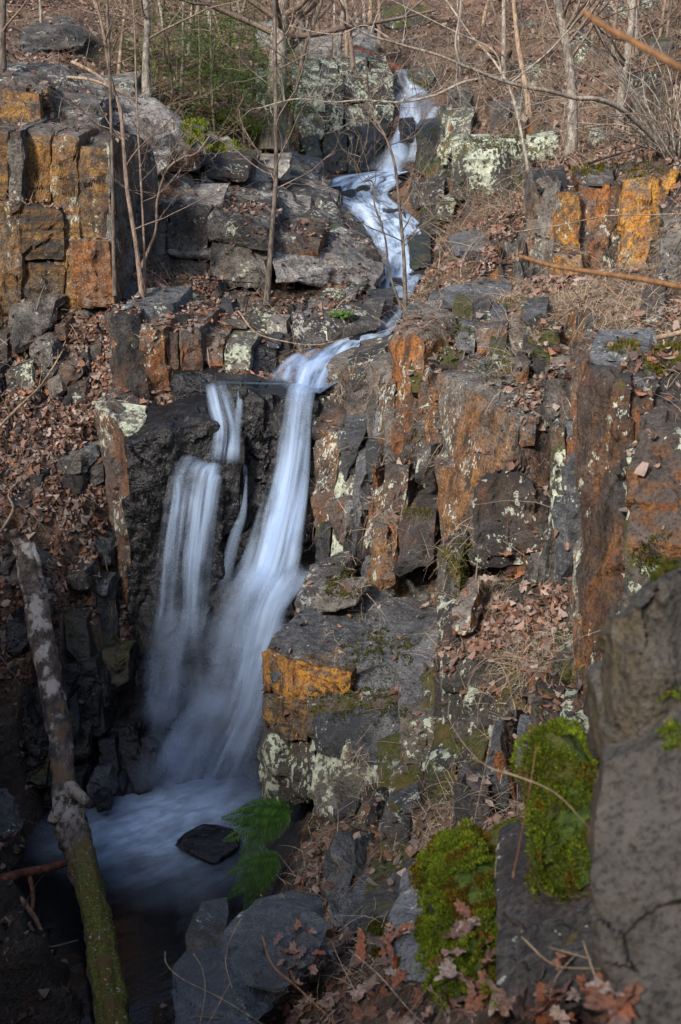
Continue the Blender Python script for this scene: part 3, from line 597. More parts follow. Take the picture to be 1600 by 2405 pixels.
for fr, bk, m, lb in [
    ([(1068, 345, 18.8), (1205, 350, 18.6), (1200, 440, 18.3), (1180, 468, 18.2), (1062, 450, 18.4)], (.15, 1.1, .12), 'lichen', 'big boulder coated white with lichen on the right slope'),
    ([(1180, 345, 18.7), (1262, 352, 19.0), (1250, 440, 18.6), (1195, 465, 18.3)], (.1, .9, .1), 'mossy', 'dark mossy boulder against the white lichened one'),
    ([(1050, 270, 20.8), (1110, 265, 20.6), (1100, 330, 20.0), (1048, 372, 19.8)], (.1, .9, .1), 'lichen', 'narrow lichened rock upslope of the white boulder'),
    ([(958, 175, 26.4), (1005, 168, 26.6), (1035, 190, 26.4), (1020, 218, 25.8), (960, 212, 25.8)], (.0, .9, .1), 'mossy', 'rounded pale-topped boulder splitting the top of the cascade'),
    ([(905, 200, 26.0), (940, 195, 26.0), (935, 240, 25.4), (905, 240, 25.4)], (0, .6, .0), 'wetmoss', 'dark mossy rock left at the head of the cascade'),
    ([(1060, 215, 23.8), (1105, 210, 23.8), (1105, 250, 23.2), (1060, 260, 23.2)], (0, .6, .05), 'grey', 'grey stone on the slope above the narrow lichened rock'),
    ([(1150, 250, 20.8), (1200, 245, 20.8), (1195, 300, 20.2), (1150, 300, 20.2)], (0, .6, .05), 'rustdk', 'brown rock in the leaves behind the white boulder'),
    ([(940, 280, 23.6), (975, 275, 23.7), (970, 330, 23.2), (940, 335, 23.2)], (0, .35, .0), 'wet', 'black rock parting the upper cascade'),
    ([(800, 452, 21.2), (835, 447, 21.2), (835, 470, 20.9), (802, 472, 20.9)], (0, .25, .0), 'wet', 'brown wet stone in the brook pool'),
    ([(890, 500, 19.8), (950, 490, 19.9), (955, 540, 19.0), (895, 545, 19.0)], (0, .4, .0), 'wet', 'dark stone in the middle of the brook rapids'),
    ([(850, 520, 19.2), (880, 515, 19.2), (885, 545, 18.8), (852, 548, 18.8)], (0, .3, .0), 'wet', 'small dark stone left in the brook rapids'),
    ([(960, 560, 17.8), (1020, 560, 17.6), (1020, 620, 16.4), (965, 630, 16.4)], (0, .5, .0), 'wetmoss', 'wet ledge stone right of the brook rapids'),
    ([(1060, 570, 15.4), (1140, 555, 15.4), (1150, 590, 14.9), (1070, 600, 14.8)], (0, .6, .03), 'slab', 'flat wet slab in the leaves right of the brook'),
    ([(1085, 605, 14.6), (1130, 598, 14.6), (1135, 620, 14.3), (1085, 622, 14.3)], (0, .4, .02), 'slab', 'smooth grey stone below the flat slab'),
    ([(1228, 165, 25), (1272, 150, 25), (1272, 210, 24.6), (1232, 215, 24.6)], (0, .6, .1), 'lichen', 'lichened boulder between the tall trees on the slope'),
    ([(1480, 220, 19.5), (1560, 200, 19.3), (1560, 300, 18.7), (1490, 290, 18.8)], (0, .7, .1), 'mossy', 'mossy lichened rock near the right edge of the slope'),
    ([(1545, 150, 21), (1580, 140, 21), (1585, 180, 20.6), (1548, 185, 20.6)], (0, .5, .05), 'grey', 'dark stone by the right edge of the upper slope'),
    ([(1345, 105, 26.5), (1390, 85, 26.5), (1390, 165, 26), (1350, 165, 26)], (0, .8, .1), 'lichen', 'lichened outcrop stone behind the grey tree'),
    ([(1420, 10, 31), (1560, 0, 31), (1560, 45, 30.4), (1430, 50, 30.4)], (0, 1, .1), 'lichen', 'pale rock ledge at the top of the slope'),
    ([(900, 20, 36), (1010, 10, 36), (1010, 60, 35), (905, 65, 35)], (0, 1.2, .1), 'mossy', 'dark rock bank at the head of the brook'),
    ([(830, 45, 35), (880, 40, 35), (880, 80, 34.4), (832, 82, 34.4)], (0, 1, .1), 'grey', 'rounded rock left of the brook head'),
    ([(30, 90, 22.5), (140, 60, 23), (190, 110, 22), (120, 130, 21.4), (40, 140, 21.2)], (0, 1.2, .2), 'grey', 'weathered rock hump on the upper left slope'),
    ([(20, 225, 17.6), (60, 218, 17.6), (64, 262, 17.2), (22, 264, 17.2)], (0, .5, .05), 'mossy', 'small mossy block by the left tree foot'),
    ([(600, 60, 28), (660, 50, 28), (660, 110, 27.4), (605, 110, 27.4)], (0, .9, .1), 'strata', 'pale ledge stone left of the big trunk'),
    ([(600, 175, 24.4), (640, 170, 24.4), (640, 240, 23.8), (602, 240, 23.8)], (0, .7, .1), 'lichen', 'lichened stone behind the big trunk')]:
    tag(blk(None, fr, m, bk, 'boulder', chips=8, chip=.25, facets=20), lb, 'rock', 'boulders on the upper slopes')
# --- golden columns upper right
o = outcrop('golden jointed columns on the right slope behind the twig', (1420, 660, 12.2), 'column_cliff', 'cliff')
for fr, m in [([(1252, 428, 12.9), (1312, 420, 12.5), (1305, 655, 12.1), (1232, 665, 12.6)], 'grey'),
              ([(1308, 440, 12.45), (1362, 446, 12.4), (1362, 640, 12.0), (1302, 650, 12.05)], 'gold'),
              ([(1364, 425, 12.6), (1424, 430, 12.5), (1420, 650, 12.1), (1362, 650, 12.15)], 'rust'),
              ([(1424, 440, 12.5), (1462, 432, 12.5), (1458, 640, 12.1), (1422, 640, 12.1)], 'rust'),
              ([(1466, 420, 12.4), (1525, 412, 12.3), (1520, 640, 11.9), (1460, 640, 12.0)], 'gold'),
              ([(1525, 412, 12.3), (1585, 400, 12.4), (1545, 630, 12.0), (1520, 640, 11.95)], 'gold'),
              ([(1570, 500, 11.6), (1680, 440, 11.6), (1680, 660, 11.2), (1552, 660, 11.3)], 'grey'),
              ([(1575, 395, 12.7), (1680, 385, 12.7), (1680, 500, 12.4), (1580, 500, 12.4)], 'rust')]:
    blk(o, [(u + (u - np.mean([q[0] for q in fr])) * .12, v, y) for u, v, y in fr], m, (.1, .9, .04), 'rock_column', facets=26, amp=1.25)
for fr, m in [([(1255, 418, 12.9), (1330, 405, 13.1), (1335, 440, 12.7), (1262, 445, 12.6)], 'grey'), ([(1380, 405, 12.9), (1440, 400, 13.0), (1440, 430, 12.6), (1382, 432, 12.6)], 'grey'),
              ([(1305, 600, 12.0), (1364, 600, 11.95), (1368, 655, 11.8), (1308, 660, 11.85)], 'gold'), ([(1168, 628, 12.6), (1232, 618, 12.6), (1230, 680, 12.3), (1170, 682, 12.3)], 'rust')]:
    blk(o, fr, m, (.05, .5, .04))
# --- ledge stones on the right shoulder
o = outcrop('broken grey ledge stones on the right shoulder above the rusty slabs', (1150, 850, 10.0), 'rock_outcrop')
for fr, m in [([(1040, 702, 11.6), (1200, 682, 11.9), (1205, 700, 11.7), (1045, 728, 11.4)], 'slab'), ([(1110, 738, 10.7), (1152, 732, 10.7), (1150, 830, 10.2), (1112, 830, 10.3)], 'grey'),
              ([(1150, 745, 10.6), (1190, 752, 10.6), (1185, 850, 10.1), (1150, 840, 10.2)], 'slab'), ([(1180, 778, 10.2), (1272, 770, 10.3), (1265, 830, 10.0), (1185, 862, 9.8)], 'rust'),
              ([(950, 745, 11.5), (1005, 740, 11.6), (1000, 785, 11.2), (955, 790, 11.1)], 'grey'), ([(1005, 760, 11.2), (1060, 750, 11.3), (1060, 800, 10.9), (1005, 805, 10.8)], 'mossy'),
              ([(1060, 770, 10.9), (1110, 765, 10.9), (1105, 840, 10.4), (1062, 835, 10.4)], 'mossy'), ([(1130, 850, 9.9), (1200, 845, 9.9), (1200, 890, 9.5), (1135, 895, 9.5)], 'mossy'),
              ([(1100, 830, 10.2), (1150, 835, 10.1), (1145, 880, 9.8), (1100, 880, 9.8)], 'slab'), ([(1060, 730, 11.2), (1110, 725, 11.3), (1110, 765, 11.0), (1062, 770, 10.9)], 'mossy')]:
    blk(o, fr, m, (.05, .5, .04), chips=7, chip=.2)
# --- rusty standing slabs
o = outcrop('rusty standing slabs in the middle right with lichen streaks', (1100, 1280, 8.9), 'standing_slab_cliff', 'cliff')
blk(o, [(925, 765, 10.75), (992, 800, 10.4), (985, 1070, 10.0), (898, 1060, 10.4)], 'rust', (.35, .45, .06), 'rock_column', facets=14, label='tall orange standing slab', tone=.8)
blk(o, [(985, 900, 10.1), (1042, 880, 10.0), (1040, 1090, 9.6), (985, 1075, 9.8)], 'rust', (.2, .45, .06), 'rock_column')
blk(o, [(960, 830, 10.5), (1030, 830, 10.5), (1025, 920, 10.1), (965, 920, 10.1)], 'mossy', (.1, .4, .05))
blk(o, [(1042, 892, 9.62), (1196, 972, 8.80), (1186, 1292, 8.30), (1042, 1215, 9.0)], 'lichenv', (.72, .62, .05), 'rock_column', facets=14, chips=5, chip=.10, label='broad slab face streaked white with lichen', tone=.6)
blk(o, [(1194, 976, 8.80), (1312, 962, 8.98), (1316, 1288, 8.45), (1184, 1296, 8.32)], 'rustdk', (.1, .6, .04), 'rock_column', facets=16, chips=5, chip=.10)
blk(o, [(1198, 975, 8.76), (1262, 985, 8.78), (1255, 1035, 8.65), (1200, 1035, 8.7)], 'rust', (.1, .3, .03))
blk(o, [(1118, 1150, 8.6), (1196, 1110, 8.52), (1300, 1180, 8.46), (1290, 1296, 8.30), (1112, 1296, 8.36)], 'rustdk', (.1, .4, .05), facets=20)
blk(o, [(1310, 1000, 8.55), (1375, 985, 8.45), (1372, 1100, 8.25), (1318, 1110, 8.3)], 'slab', (.1, .5, .04), 'rock_column')
blk(o, [(1318, 1030, 8.4), (1375, 1020, 8.3), (1370, 1200, 8.0), (1330, 1210, 8.1)], 'rustdk', (.1, .4, .04), 'rock_column')
blk(o, [(1295, 1000, 8.5), (1325, 1010, 8.4), (1330, 1215, 8.1), (1295, 1200, 8.2)], 'lichen', (.1, .3, .02), 'rock_column', label='thin pillar white with lichen')
blk(o, [(1296, 1205, 8.0), (1362, 1195, 7.9), (1345, 1310, 7.7), (1318, 1350, 7.65)], 'slab', (.1, .4, .06))
blk(o, [(980, 1060, 9.6), (1012, 1052, 9.5), (1005, 1135, 9.3), (975, 1140, 9.4)], 'grey', (.1, .2, .02), 'stone', label='upright lozenge stone', chips=8, chip=.3)
# --- brown blocks under the slabs
o = outcrop('brown blocks below the standing slabs beside the gorge', (940, 1330, 9.3), 'rock_outcrop')
for fr, m in [([(885, 1195, 9.6), (935, 1215, 9.4), (930, 1330, 9.15), (880, 1335, 9.3)], 'rust'), ([(935, 1215, 9.4), (1025, 1200, 9.2), (1015, 1320, 8.9), (930, 1335, 9.1)], 'rustdk'),
              ([(905, 1185, 9.7), (945, 1200, 9.5), (935, 1245, 9.35), (908, 1225, 9.5)], 'slab'), ([(895, 1055, 10.2), (925, 1050, 10.1), (925, 1110, 9.9), (895, 1115, 10.0)], 'slab'),
              ([(920, 1095, 9.9), (970, 1085, 9.9), (968, 1130, 9.6), (922, 1135, 9.7)], 'rust'), ([(890, 1130, 9.9), (960, 1135, 9.7), (955, 1200, 9.5), (895, 1195, 9.7)], 'grey')]:
    blk(o, fr, m, (.12, .5, .05))
# --- wall right of the main jet
o = outcrop('narrow lichened rock wall hugging the right side of the falls', (780, 1330, 10.8), 'rock_outcrop')
for fr, m in [([(752, 868, 11.9), (822, 850, 12.0), (820, 960, 11.6), (745, 930, 11.7)], 'grey'), ([(740, 930, 11.6), (822, 945, 11.4), (800, 1030, 11.2), (738, 1015, 11.3)], 'rustdk'),
              ([(738, 1015, 11.3), (800, 1020, 11.1), (788, 1160, 10.9), (742, 1180, 11.0)], 'lichenv'), ([(735, 1170, 11.0), (790, 1155, 10.85), (782, 1320, 10.6), (755, 1370, 10.6)], 'rustdk'),
              ([(800, 875, 11.6), (870, 862, 11.5), (868, 1010, 11.0), (822, 1010, 11.1)], 'lichenv'), ([(820, 840, 11.9), (905, 820, 11.9), (905, 900, 11.4), (830, 905, 11.4)], 'rustdk'),
              ([(865, 870, 11.3), (905, 870, 11.2), (900, 1010, 10.7), (862, 1015, 10.8)], 'grey'),
              ([(800, 1010, 10.9), (862, 1005, 10.8), (830, 1090, 10.5), (795, 1150, 10.6)], 'slab'), ([(790, 1085, 10.7), (830, 1075, 10.6), (832, 1290, 10.2), (780, 1310, 10.4)], 'lichen'),
              ([(830, 1080, 10.5), (885, 1090, 10.3), (880, 1310, 9.8), (832, 1300, 10.1)], 'slab'), ([(740, 1240, 10.8), (775, 1230, 10.7), (772, 1360, 10.5), (748, 1370, 10.55)], 'wetmoss')]:
    blk(o, fr, m, (.1, .5, .05), 'rock_column', chips=6, chip=.16)
# --- grey-topped block standing in the gorge
o = outcrop('flat grey-topped block with a tan broken edge beside the lower cascade', (780, 1900, 8.4), 'rock_outcrop')
blk(o, [(648, 1502, 8.75), (820, 1560, 8.35), (965, 1560, 8.2), (975, 1690, 8.0), (690, 1650, 8.3), (625, 1560, 8.7)], 'slab', (.42, .95, .06), facets=8, chips=3, label='broad grey top slab')
blk(o, [(622, 1520, 8.68), (690, 1555, 8.42), (690, 1660, 8.3), (618, 1640, 8.6)], 'gold', (.2, .4, .0), ledge=.05)
blk(o, [(690, 1552, 8.38), (828, 1580, 8.2), (820, 1640, 8.12), (690, 1640, 8.28)], 'gold', (.1, .4, .0), ledge=.04)
blk(o, [(618, 1630, 8.55), (730, 1640, 8.2), (720, 1740, 8.1), (625, 1720, 8.45)], 'cliffl', (.2, .5, .0), ledge=.05)
blk(o, [(720, 1640, 8.2), (960, 1640, 7.95), (955, 1720, 7.85), (720, 1720, 8.1)], 'mossy', (.1, .5, .0))
blk(o, [(735, 1690, 8.05), (900, 1680, 7.85), (950, 1730, 7.7), (880, 1790, 7.65), (740, 1750, 7.95)], 'slab', (.15, .5, .05))
blk(o, [(625, 1715, 8.5), (740, 1740, 8.1), (740, 1900, 7.85), (610, 1870, 8.4)], 'lichen', (.2, .5, .0), facets=30, amp=1.3)
blk(o, [(738, 1740, 8.05), (905, 1760, 7.7), (880, 1960, 7.4), (735, 1910, 7.8)], 'lichen', (.2, .6, .0), facets=34, amp=1.3)
blk(o, [(890, 1740, 7.75), (1000, 1720, 7.6), (990, 1900, 7.25), (880, 1930, 7.4)], 'mossy', (.1, .6, .0), facets=30)
blk(o, [(850, 1880, 7.45), (905, 1880, 7.35), (900, 1925, 7.25), (855, 1930, 7.35)], 'rust', (.05, .25, .0))
blk(o, [(740, 1408, 9.1), (838, 1402, 9.0), (835, 1425, 8.9), (745, 1435, 9.0)], 'grey', (.1, .35, .03), label='thin loose plate')
blk(o, [(700, 1400, 9.3), (800, 1350, 9.5), (800, 1420, 9.2), (690, 1460, 9.1)], 'strata', (.1, .5, .05))
# --- lichened wall under the leafy ledge
o = outcrop('lichen-streaked low wall under the leaf-filled ledge on the right', (1180, 1720, 7.2), 'rock_outcrop')
cliff(o, (1035, 1545, 7.75), (1200, 1560, 7.35), (1195, 1740, 7.05), (1040, 1730, 7.45), 3, (1, 2), 'lichenv', (.1, .6, .05), .06, .3, seed=11, mats=['lichenv', 'rustdk', 'lichen'])
cliff(o, (1195, 1570, 7.3), (1320, 1600, 7.0), (1315, 1690, 6.9), (1195, 1700, 7.1), 3, 1, 'rustdk', (.1, .6, .05), .06, .3, seed=12, mats=['rustdk', 'lichen', 'mossy'])
blk(o, [(1042, 1552, 7.70), (1195, 1568, 7.28), (1335, 1602, 6.93), (1335, 1645, 6.88), (1042, 1600, 7.62)], 'ledge', (.22, 1.05, .16), 'rock_ledge', facets=14, chips=2, amp=.7)
for fr, m in [([(1028, 1400, 8.15), (1075, 1440, 7.9), (1075, 1560, 7.65), (1030, 1560, 7.8)], 'rustdk'), ([(1062, 1435, 7.9), (1120, 1430, 7.8), (1115, 1485, 7.65), (1065, 1480, 7.75)], 'rust'),
              ([(1305, 1600, 6.95), (1365, 1590, 6.85), (1360, 1690, 6.65), (1305, 1690, 6.75)], 'lichen'), ([(1295, 1560, 7.0), (1365, 1550, 6.9), (1365, 1605, 6.8), (1300, 1610, 6.85)], 'mossy'),
              ([(1030, 1300, 8.5), (1080, 1310, 8.3), (1080, 1420, 8.05), (1030, 1410, 8.2)], 'mossy'), ([(1060, 1730, 7.2), (1150, 1740, 7.0), (1140, 1850, 6.75), (1060, 1840, 6.95)], 'mossy'),
              ([(1150, 1740, 6.95), (1240, 1750, 6.7), (1235, 1900, 6.3), (1145, 1880, 6.6)], 'lichen'), ([(1000, 1790, 7.2), (1070, 1790, 7.0), (1060, 1900, 6.8), (1005, 1900, 6.95)], 'mossy'),
              ([(890, 1950, 6.9), (960, 1935, 6.8), (960, 2000, 6.6), (895, 2040, 6.7)], 'slab'), ([(1060, 1860, 6.6), (1130, 1880, 6.4), (1120, 1960, 6.2), (1060, 1950, 6.35)], 'mossy')]:
    blk(o, fr, m, (.1, .45, .05), chips=7, chip=.2)
# --- dark columns at the right
o = outcrop('dark rust-streaked columns at the right edge of the gorge', (1450, 1560, 6.3), 'column_cliff', 'cliff')
for fr, m in [([(1372, 850, 6.7), (1440, 905, 6.42), (1484, 890, 6.42), (1484, 1430, 5.85), (1440, 1560, 5.8), (1370, 1660, 5.95)], 'brown'),
              ([(1465, 870, 6.55), (1545, 905, 6.4), (1520, 1010, 6.25), (1475, 1080, 6.25)], 'rust'), ([(1385, 835, 6.8), (1520, 830, 6.8), (1540, 905, 6.45), (1440, 905, 6.5)], 'slab'),
              ([(1530, 870, 6.6), (1700, 880, 6.5), (1700, 1050, 6.2), (1545, 1010, 6.3)], 'rustdk'), ([(1505, 1010, 6.1), (1560, 990, 6.1), (1700, 1020, 5.9), (1700, 1280, 5.5), (1475, 1280, 5.75)], 'brown'),
              ([(1472, 1240, 5.85), (1560, 1250, 5.7), (1560, 1420, 5.5), (1465, 1420, 5.65)], 'mossy'), ([(1475, 1080, 6.1), (1510, 1060, 6.1), (1500, 1260, 5.8), (1478, 1300, 5.85)], 'lichen'),
              ([(1350, 1300, 7.0), (1385, 1290, 6.8), (1385, 1600, 6.3), (1350, 1580, 6.5)], 'lichenv'), ([(1340, 830, 7.6), (1385, 840, 7.3), (1380, 1000, 7.0), (1345, 990, 7.3)], 'rust'),
              ([(1368, 1180, 6.9), (1390, 1200, 6.6), (1385, 1420, 6.3), (1360, 1400, 6.6)], 'lichenv')]:
    blk(o, fr, m, (.15, .55, .04), 'rock_column', facets=22, amp=1.0)
for fr, m, lb in [([(1510, 690, 8.8), (1560, 640, 8.9), (1560, 770, 8.4), (1508, 770, 8.5)], 'rustdk', 'leaning brown rock post near the right edge'),
                  ([(1556, 540, 10.5), (1680, 520, 10.5), (1680, 700, 9.9), (1545, 690, 10.0)], 'grey', 'grey-brown boulder behind the leaning post at the right edge')]:
    tag(blk(None, fr, m, (.1, .4, .04), 'boulder', chips=7, facets=30), lb, 'rock', 'boulders on the right slope')
# --- foreground
o = thing('fractured_boulder', 'blue-grey fractured boulder in the lower middle above the pool', 'rock', P(600, 2400, 4.7))
blk(o, [(508, 2196, 4.95), (560, 2140, 5.1), (645, 2118, 5.15), (720, 2140, 5.05), (735, 2270, 4.65), (640, 2345, 4.5), (545, 2290, 4.65)], 'bould', (.08, .24, -.10), facets=12, chips=9, chip=.2, amp=.8)
blk(o, [(650, 2225, 4.62), (690, 2205, 4.68), (740, 2250, 4.6), (720, 2290, 4.55), (650, 2260, 4.55)], 'bould', (.05, .2, .02), facets=8)
blk(o, [(455, 2160, 5.05), (515, 2148, 5.1), (525, 2190, 4.98), (490, 2222, 4.9), (457, 2195, 5.0)], 'bould', (.02, .14, .0), facets=8, ext=.03)
blk(o, [(440, 2198, 4.97), (515, 2206, 4.9), (520, 2275, 4.72), (440, 2265, 4.82)], 'fore', (.02, .16, .0), facets=10, ext=.08)
blk(o, [(402, 2268, 4.75), (450, 2238, 4.86), (505, 2240, 4.8), (545, 2290, 4.65), (600, 2410, 4.3), (420, 2500, 4.1)], 'bould', (.05, .22, -.08), facets=22)
tag(blk(None, [(920, 2150, 3.9), (985, 2100, 3.95), (1030, 2110, 3.85), (1010, 2320, 3.4), (915, 2290, 3.6)], 'slab', (.05, .25, .0), 'boulder', facets=14), 'angular blue-grey rock under the near green moss', 'rock', 'near rocks')
tag(blk(None, [(850, 2120, 4.4), (930, 2100, 4.4), (960, 2150, 4.25), (940, 2260, 4.0), (855, 2230, 4.15)], 'mossy', (.05, .3, .0), 'boulder', facets=14), 'blue-grey rock with a dark moss patch beside the leaf litter', 'rock', 'near rocks')
fore = thing('standing_rock', 'tall blurred olive-grey rock filling the lower right corner', 'rock', P(1500, 2405, 1.9), 'near rocks')
blk(fore, [(1436, 1455, 2.0), (1500, 1400, 2.03), (1605, 1325, 2.08), (1760, 1260, 2.12), (1760, 1780, 1.95), (1425, 1720, 1.95)], 'fore', (.04, .26, -.10), facets=20, amp=.9, chips=9, chip=.14, tone=.75, tri=.8)
blk(fore, [(1420, 1690, 1.97), (1760, 1640, 1.9), (1760, 2600, 1.55), (1500, 2600, 1.58), (1385, 2050, 1.8)], 'fore', (.06, .3, -.05), facets=14, amp=.7, chips=8, chip=.16, tone=.7, tri=.8)
mossr = thing('mossy_rock', 'dark rock draped with bright green moss in front of the tall corner rock', 'rock', P(1250, 2330, 2.6), 'near rocks')
blk(mossr, [(955, 2105, 3.05), (1080, 2030, 3.1), (1255, 1975, 3.05), (1270, 2330, 2.45), (1030, 2330, 2.62)], 'mossg', (.05, .22, -.04), facets=14, chips=8, chip=.22, amp=1.5)
blk(mossr, [(1175, 2130, 2.72), (1420, 2100, 2.55), (1470, 2350, 2.2), (1165, 2360, 2.4)], 'rustdk', (.05, .35, .0), facets=20)
blk(mossr, [(1240, 1720, 2.9), (1330, 1680, 2.95), (1400, 1690, 2.85), (1400, 2120, 2.5), (1255, 2120, 2.6)], 'mossg', (.05, .18, -.06), facets=14, chips=12, chip=.34, amp=1.6)

o = outcrop('dark stones breaking the water along the brook', (900, 560, 18.3), 'brook_stones', 'rocks')
rgb_ = np.random.default_rng(404)
for k in range(30):
    i_ = rgb_.uniform(.22, .97); q = catmull(np.array(BROOK, float), 100)[int(i_ * 99)]; u = q[0] + rgb_.uniform(-.55, .55) * q[3]; w_ = rgb_.uniform(14, 38) / 2; h_ = w_ * rgb_.uniform(.35, .7); y = q[2] - .02
    blk(o, [(u - w_, q[1] - h_ * rgb_.uniform(.3, 1), y + .05), (u + w_ * .7, q[1] - h_, y + .05), (u + w_, q[1] + h_ * .8, y - .05), (u - w_ * .8, q[1] + h_, y - .05)], ['wet', 'wet', 'wetmoss'][k % 3], (.02, .2, .0), 'stone', chips=8, chip=.25, facets=10, ext=.05)
# --- smaller joints and broken pieces filling the faces between the big blocks
BPX = catmull(np.array(BROOK + [(935, 345, 23.3, 90), (955, 270, 24.4, 90), (985, 240, 25.1, 120), (955, 200, 26.1, 50), (940, 165, 27.2, 50)], float), 80)
def ground_at(u, v, ylo, yhi):
    ys = np.linspace(ylo, yhi, 70); q = np.array([P(u, v, y) for y in ys]); g_ = ground_h(q[:, :2]); k = np.nonzero(q[:, 2] < g_)[0]
    return None if len(k) == 0 else ys[k[0]]
def fill(label, box, n, wr, hr, mats, seed, ylo, yhi, back=(.08, .4, .03), name='rock_block', nm='broken_rock', dy=.06, rot=.15, **kw):
    rg = np.random.default_rng(seed + 4000); t = None
    for k in range(n):
        u, v = rg.uniform(box[0], box[2]), rg.uniform(box[1], box[3]); y = ground_at(u, v, ylo, yhi)
        if y is None: continue
        w_, h_ = rg.uniform(*wr) / 2, rg.uniform(*hr) / 2
        if min(np.hypot(max(abs(u - q_[0]) - w_ - q_[3] * .5, 0), max(abs(v - q_[1]) - h_, 0) * 2) for q_ in BPX) < 6: continue
        if t is None: t = outcrop(label, (u, v, y), nm)
        sk = rg.normal() * rot; y -= rg.uniform(.2, 1) * dy; tl = rg.normal() * .06
        fr = [(u - w_ + sk * h_, v - h_ * rg.uniform(.7, 1.1), y + .12 * h_ / 60 + tl), (u + w_ + sk * h_, v - h_ * rg.uniform(.7, 1.1), y + .12 * h_ / 60 - tl), (u + w_ - sk * h_, v + h_, y - .06), (u - w_ - sk * h_, v + h_, y - .06)]
        blk(t, fr, mats[int(rg.integers(len(mats)))], np.array(back) * rg.uniform(.7, 1.4), name, chips=7, chip=.2, facets=18, **kw)
fill('broken rusty joints between the standing slabs', (930, 880, 1330, 1120), 12, (50, 100), (80, 160), ['rust', 'rustdk', 'lichenv', 'rustdk', 'grey'], 1, 7.5, 11.5, name='rock_column', dy=-.08)
fill('grey splinters beside the narrow lichened wall', (800, 900, 930, 1330), 18, (30, 60), (80, 190), ['slab', 'grey', 'lichenv', 'rustdk'], 2, 9, 12, name='rock_column', dy=.10)
fill('mossy broken steps below the leaf-filled ledge', (980, 1560, 1380, 1960), 24, (50, 120), (60, 150), ['mossy', 'rustdk', 'lichenv', 'lichen', 'slab'], 3, 5, 8.5, dy=.10)
fill('dark shattered pieces between the right columns', (1350, 880, 1620, 1300), 8, (50, 110), (120, 320), ['rustdk', 'rustdk', 'rust', 'slab'], 4, 5.2, 8, name='rock_column', dy=-.05)
fill('flat pale slabs stepping down the strata', (330, 400, 880, 690), 20, (90, 240), (14, 36), ['strata', 'strata', 'strata', 'grey'], 5, 13, 20.5, back=(0, .9, .10), dy=.08, rot=.3)
fill('grey ledges above the banded cliff', (0, 190, 470, 400), 20, (80, 200), (16, 40), ['grey', 'strata', 'cliffl'], 6, 14, 19, back=(0, .9, .14), dy=.08, rot=.3)
fill('small stones on the shoulder above the slabs', (940, 720, 1340, 900), 20, (30, 80), (24, 60), ['grey', 'mossy', 'slab', 'rust'], 7, 8.5, 12.5, back=(.05, .3, .03))
fill('loose stones in the terrace leaves', (200, 690, 880, 830), 20, (24, 70), (16, 36), ['grey', 'slab', 'lichen', 'rust'], 8, 11.5, 15, back=(.05, .3, .03))
fill('half-buried rocks of the leafy left bank', (0, 940, 240, 1420), 12, (24, 60), (20, 46), ['grey', 'rustdk', 'slab'], 9, 10, 12.6, back=(.05, .25, .03), dy=.04)
fill('wet dark stones of the lower left bank', (60, 1560, 330, 1900), 24, (40, 100), (40, 110), ['wet', 'wet', 'wetmoss'], 10, 8.8, 11, back=(.05, .3, .03))
fill('rocks of the upper brook banks', (700, 200, 1080, 560), 26, (40, 110), (24, 60), ['strata', 'lichen', 'wetmoss', 'grey'], 11, 17, 28, back=(.05, .6, .06))
fill('scattered rocks of the right upper slope', (1060, 60, 1600, 400), 16, (30, 80), (20, 50), ['mossy', 'lichen', 'grey'], 12, 15, 33, back=(.05, .5, .06), dy=.12)
fill('weathered stones of the lower right bank', (780, 1880, 1200, 2200), 14, (40, 90), (40, 80), ['mossy', 'slab', 'rustdk'], 14, 4.6, 8, back=(.05, .25, .03), dy=.05)

# ------------------------------------------------------------------ ground sheet, laid round the rocks
gx = axis(-4.2, 4.2, .052, 190, 44)
ya = [1.2]
while ya[-1] < 40: ya.append(ya[-1] + max(.045, .0055 * ya[-1]))
g = np.cumsum(.2 * 1.16 ** np.arange(36)); g = g / g[-1] * 200
gy = np.concatenate([(1.2 - g)[::-1], ya, ya[-1] + g])
GX, GY = np.meshgrid(gx, gy); gxy = np.c_[GX.ravel(), GY.ravel()]
gz = ground_h(gxy)
_pp = np.c_[gxy, gz]
amp = np.clip((_pp[:, 1] - 1) / 8, .25, 1.6)
gz = gz + amp * (.07 * fbm(_pp * 1.1, 3) + .045 * fbm(_pp * 4.3 + 5, 3) + .02 * fbm(_pp * 13 + 9, 2))
# keep the soil off the rock faces: where it would bank up in front of a face it is lowered to that face's foot
GW, GH = 320, 481
DM = np.zeros((GH, GW))
for fr in FRONTS:
    q = np.array(fr, float); A = np.c_[q[:, :2], np.ones(len(q))]; cf = np.linalg.lstsq(A, q[:, 2], rcond=None)[0]
    px = q[:, :2] / 5.0; u0, v0 = np.floor(px.min(0)).astype(int); u1, v1 = np.ceil(px.max(0)).astype(int)
    u0, v0, u1, v1 = max(u0, 0), max(v0, 0), min(u1, GW - 1), min(v1, GH - 1)
    if u1 <= u0 or v1 <= v0: continue
    uu, vv = np.meshgrid(np.arange(u0, u1), np.arange(v0, v1)); ctr = px.mean(0); ins = np.ones(uu.shape, bool)
    for i in range(len(px)):
        e = px[(i + 1) % len(px)] - px[i]; side = e[0] * (vv + .5 - px[i][1]) - e[1] * (uu + .5 - px[i][0]); cs = e[0] * (ctr[1] - px[i][1]) - e[1] * (ctr[0] - px[i][0])
        ins &= side * cs >= 0
    yy = cf[0] * (uu * 5 + 2.5) + cf[1] * (vv * 5 + 2.5) + cf[2]
    sub = DM[v0:v1, u0:u1]; DM[v0:v1, u0:u1] = np.where(ins & ((sub == 0) | (yy < sub)), yy, sub)
def pix(x, y, z):
    dep = y * CP - z * SP; return 800 + FPX * x / dep, 1202.5 - FPX * (z * CP + y * SP) / dep
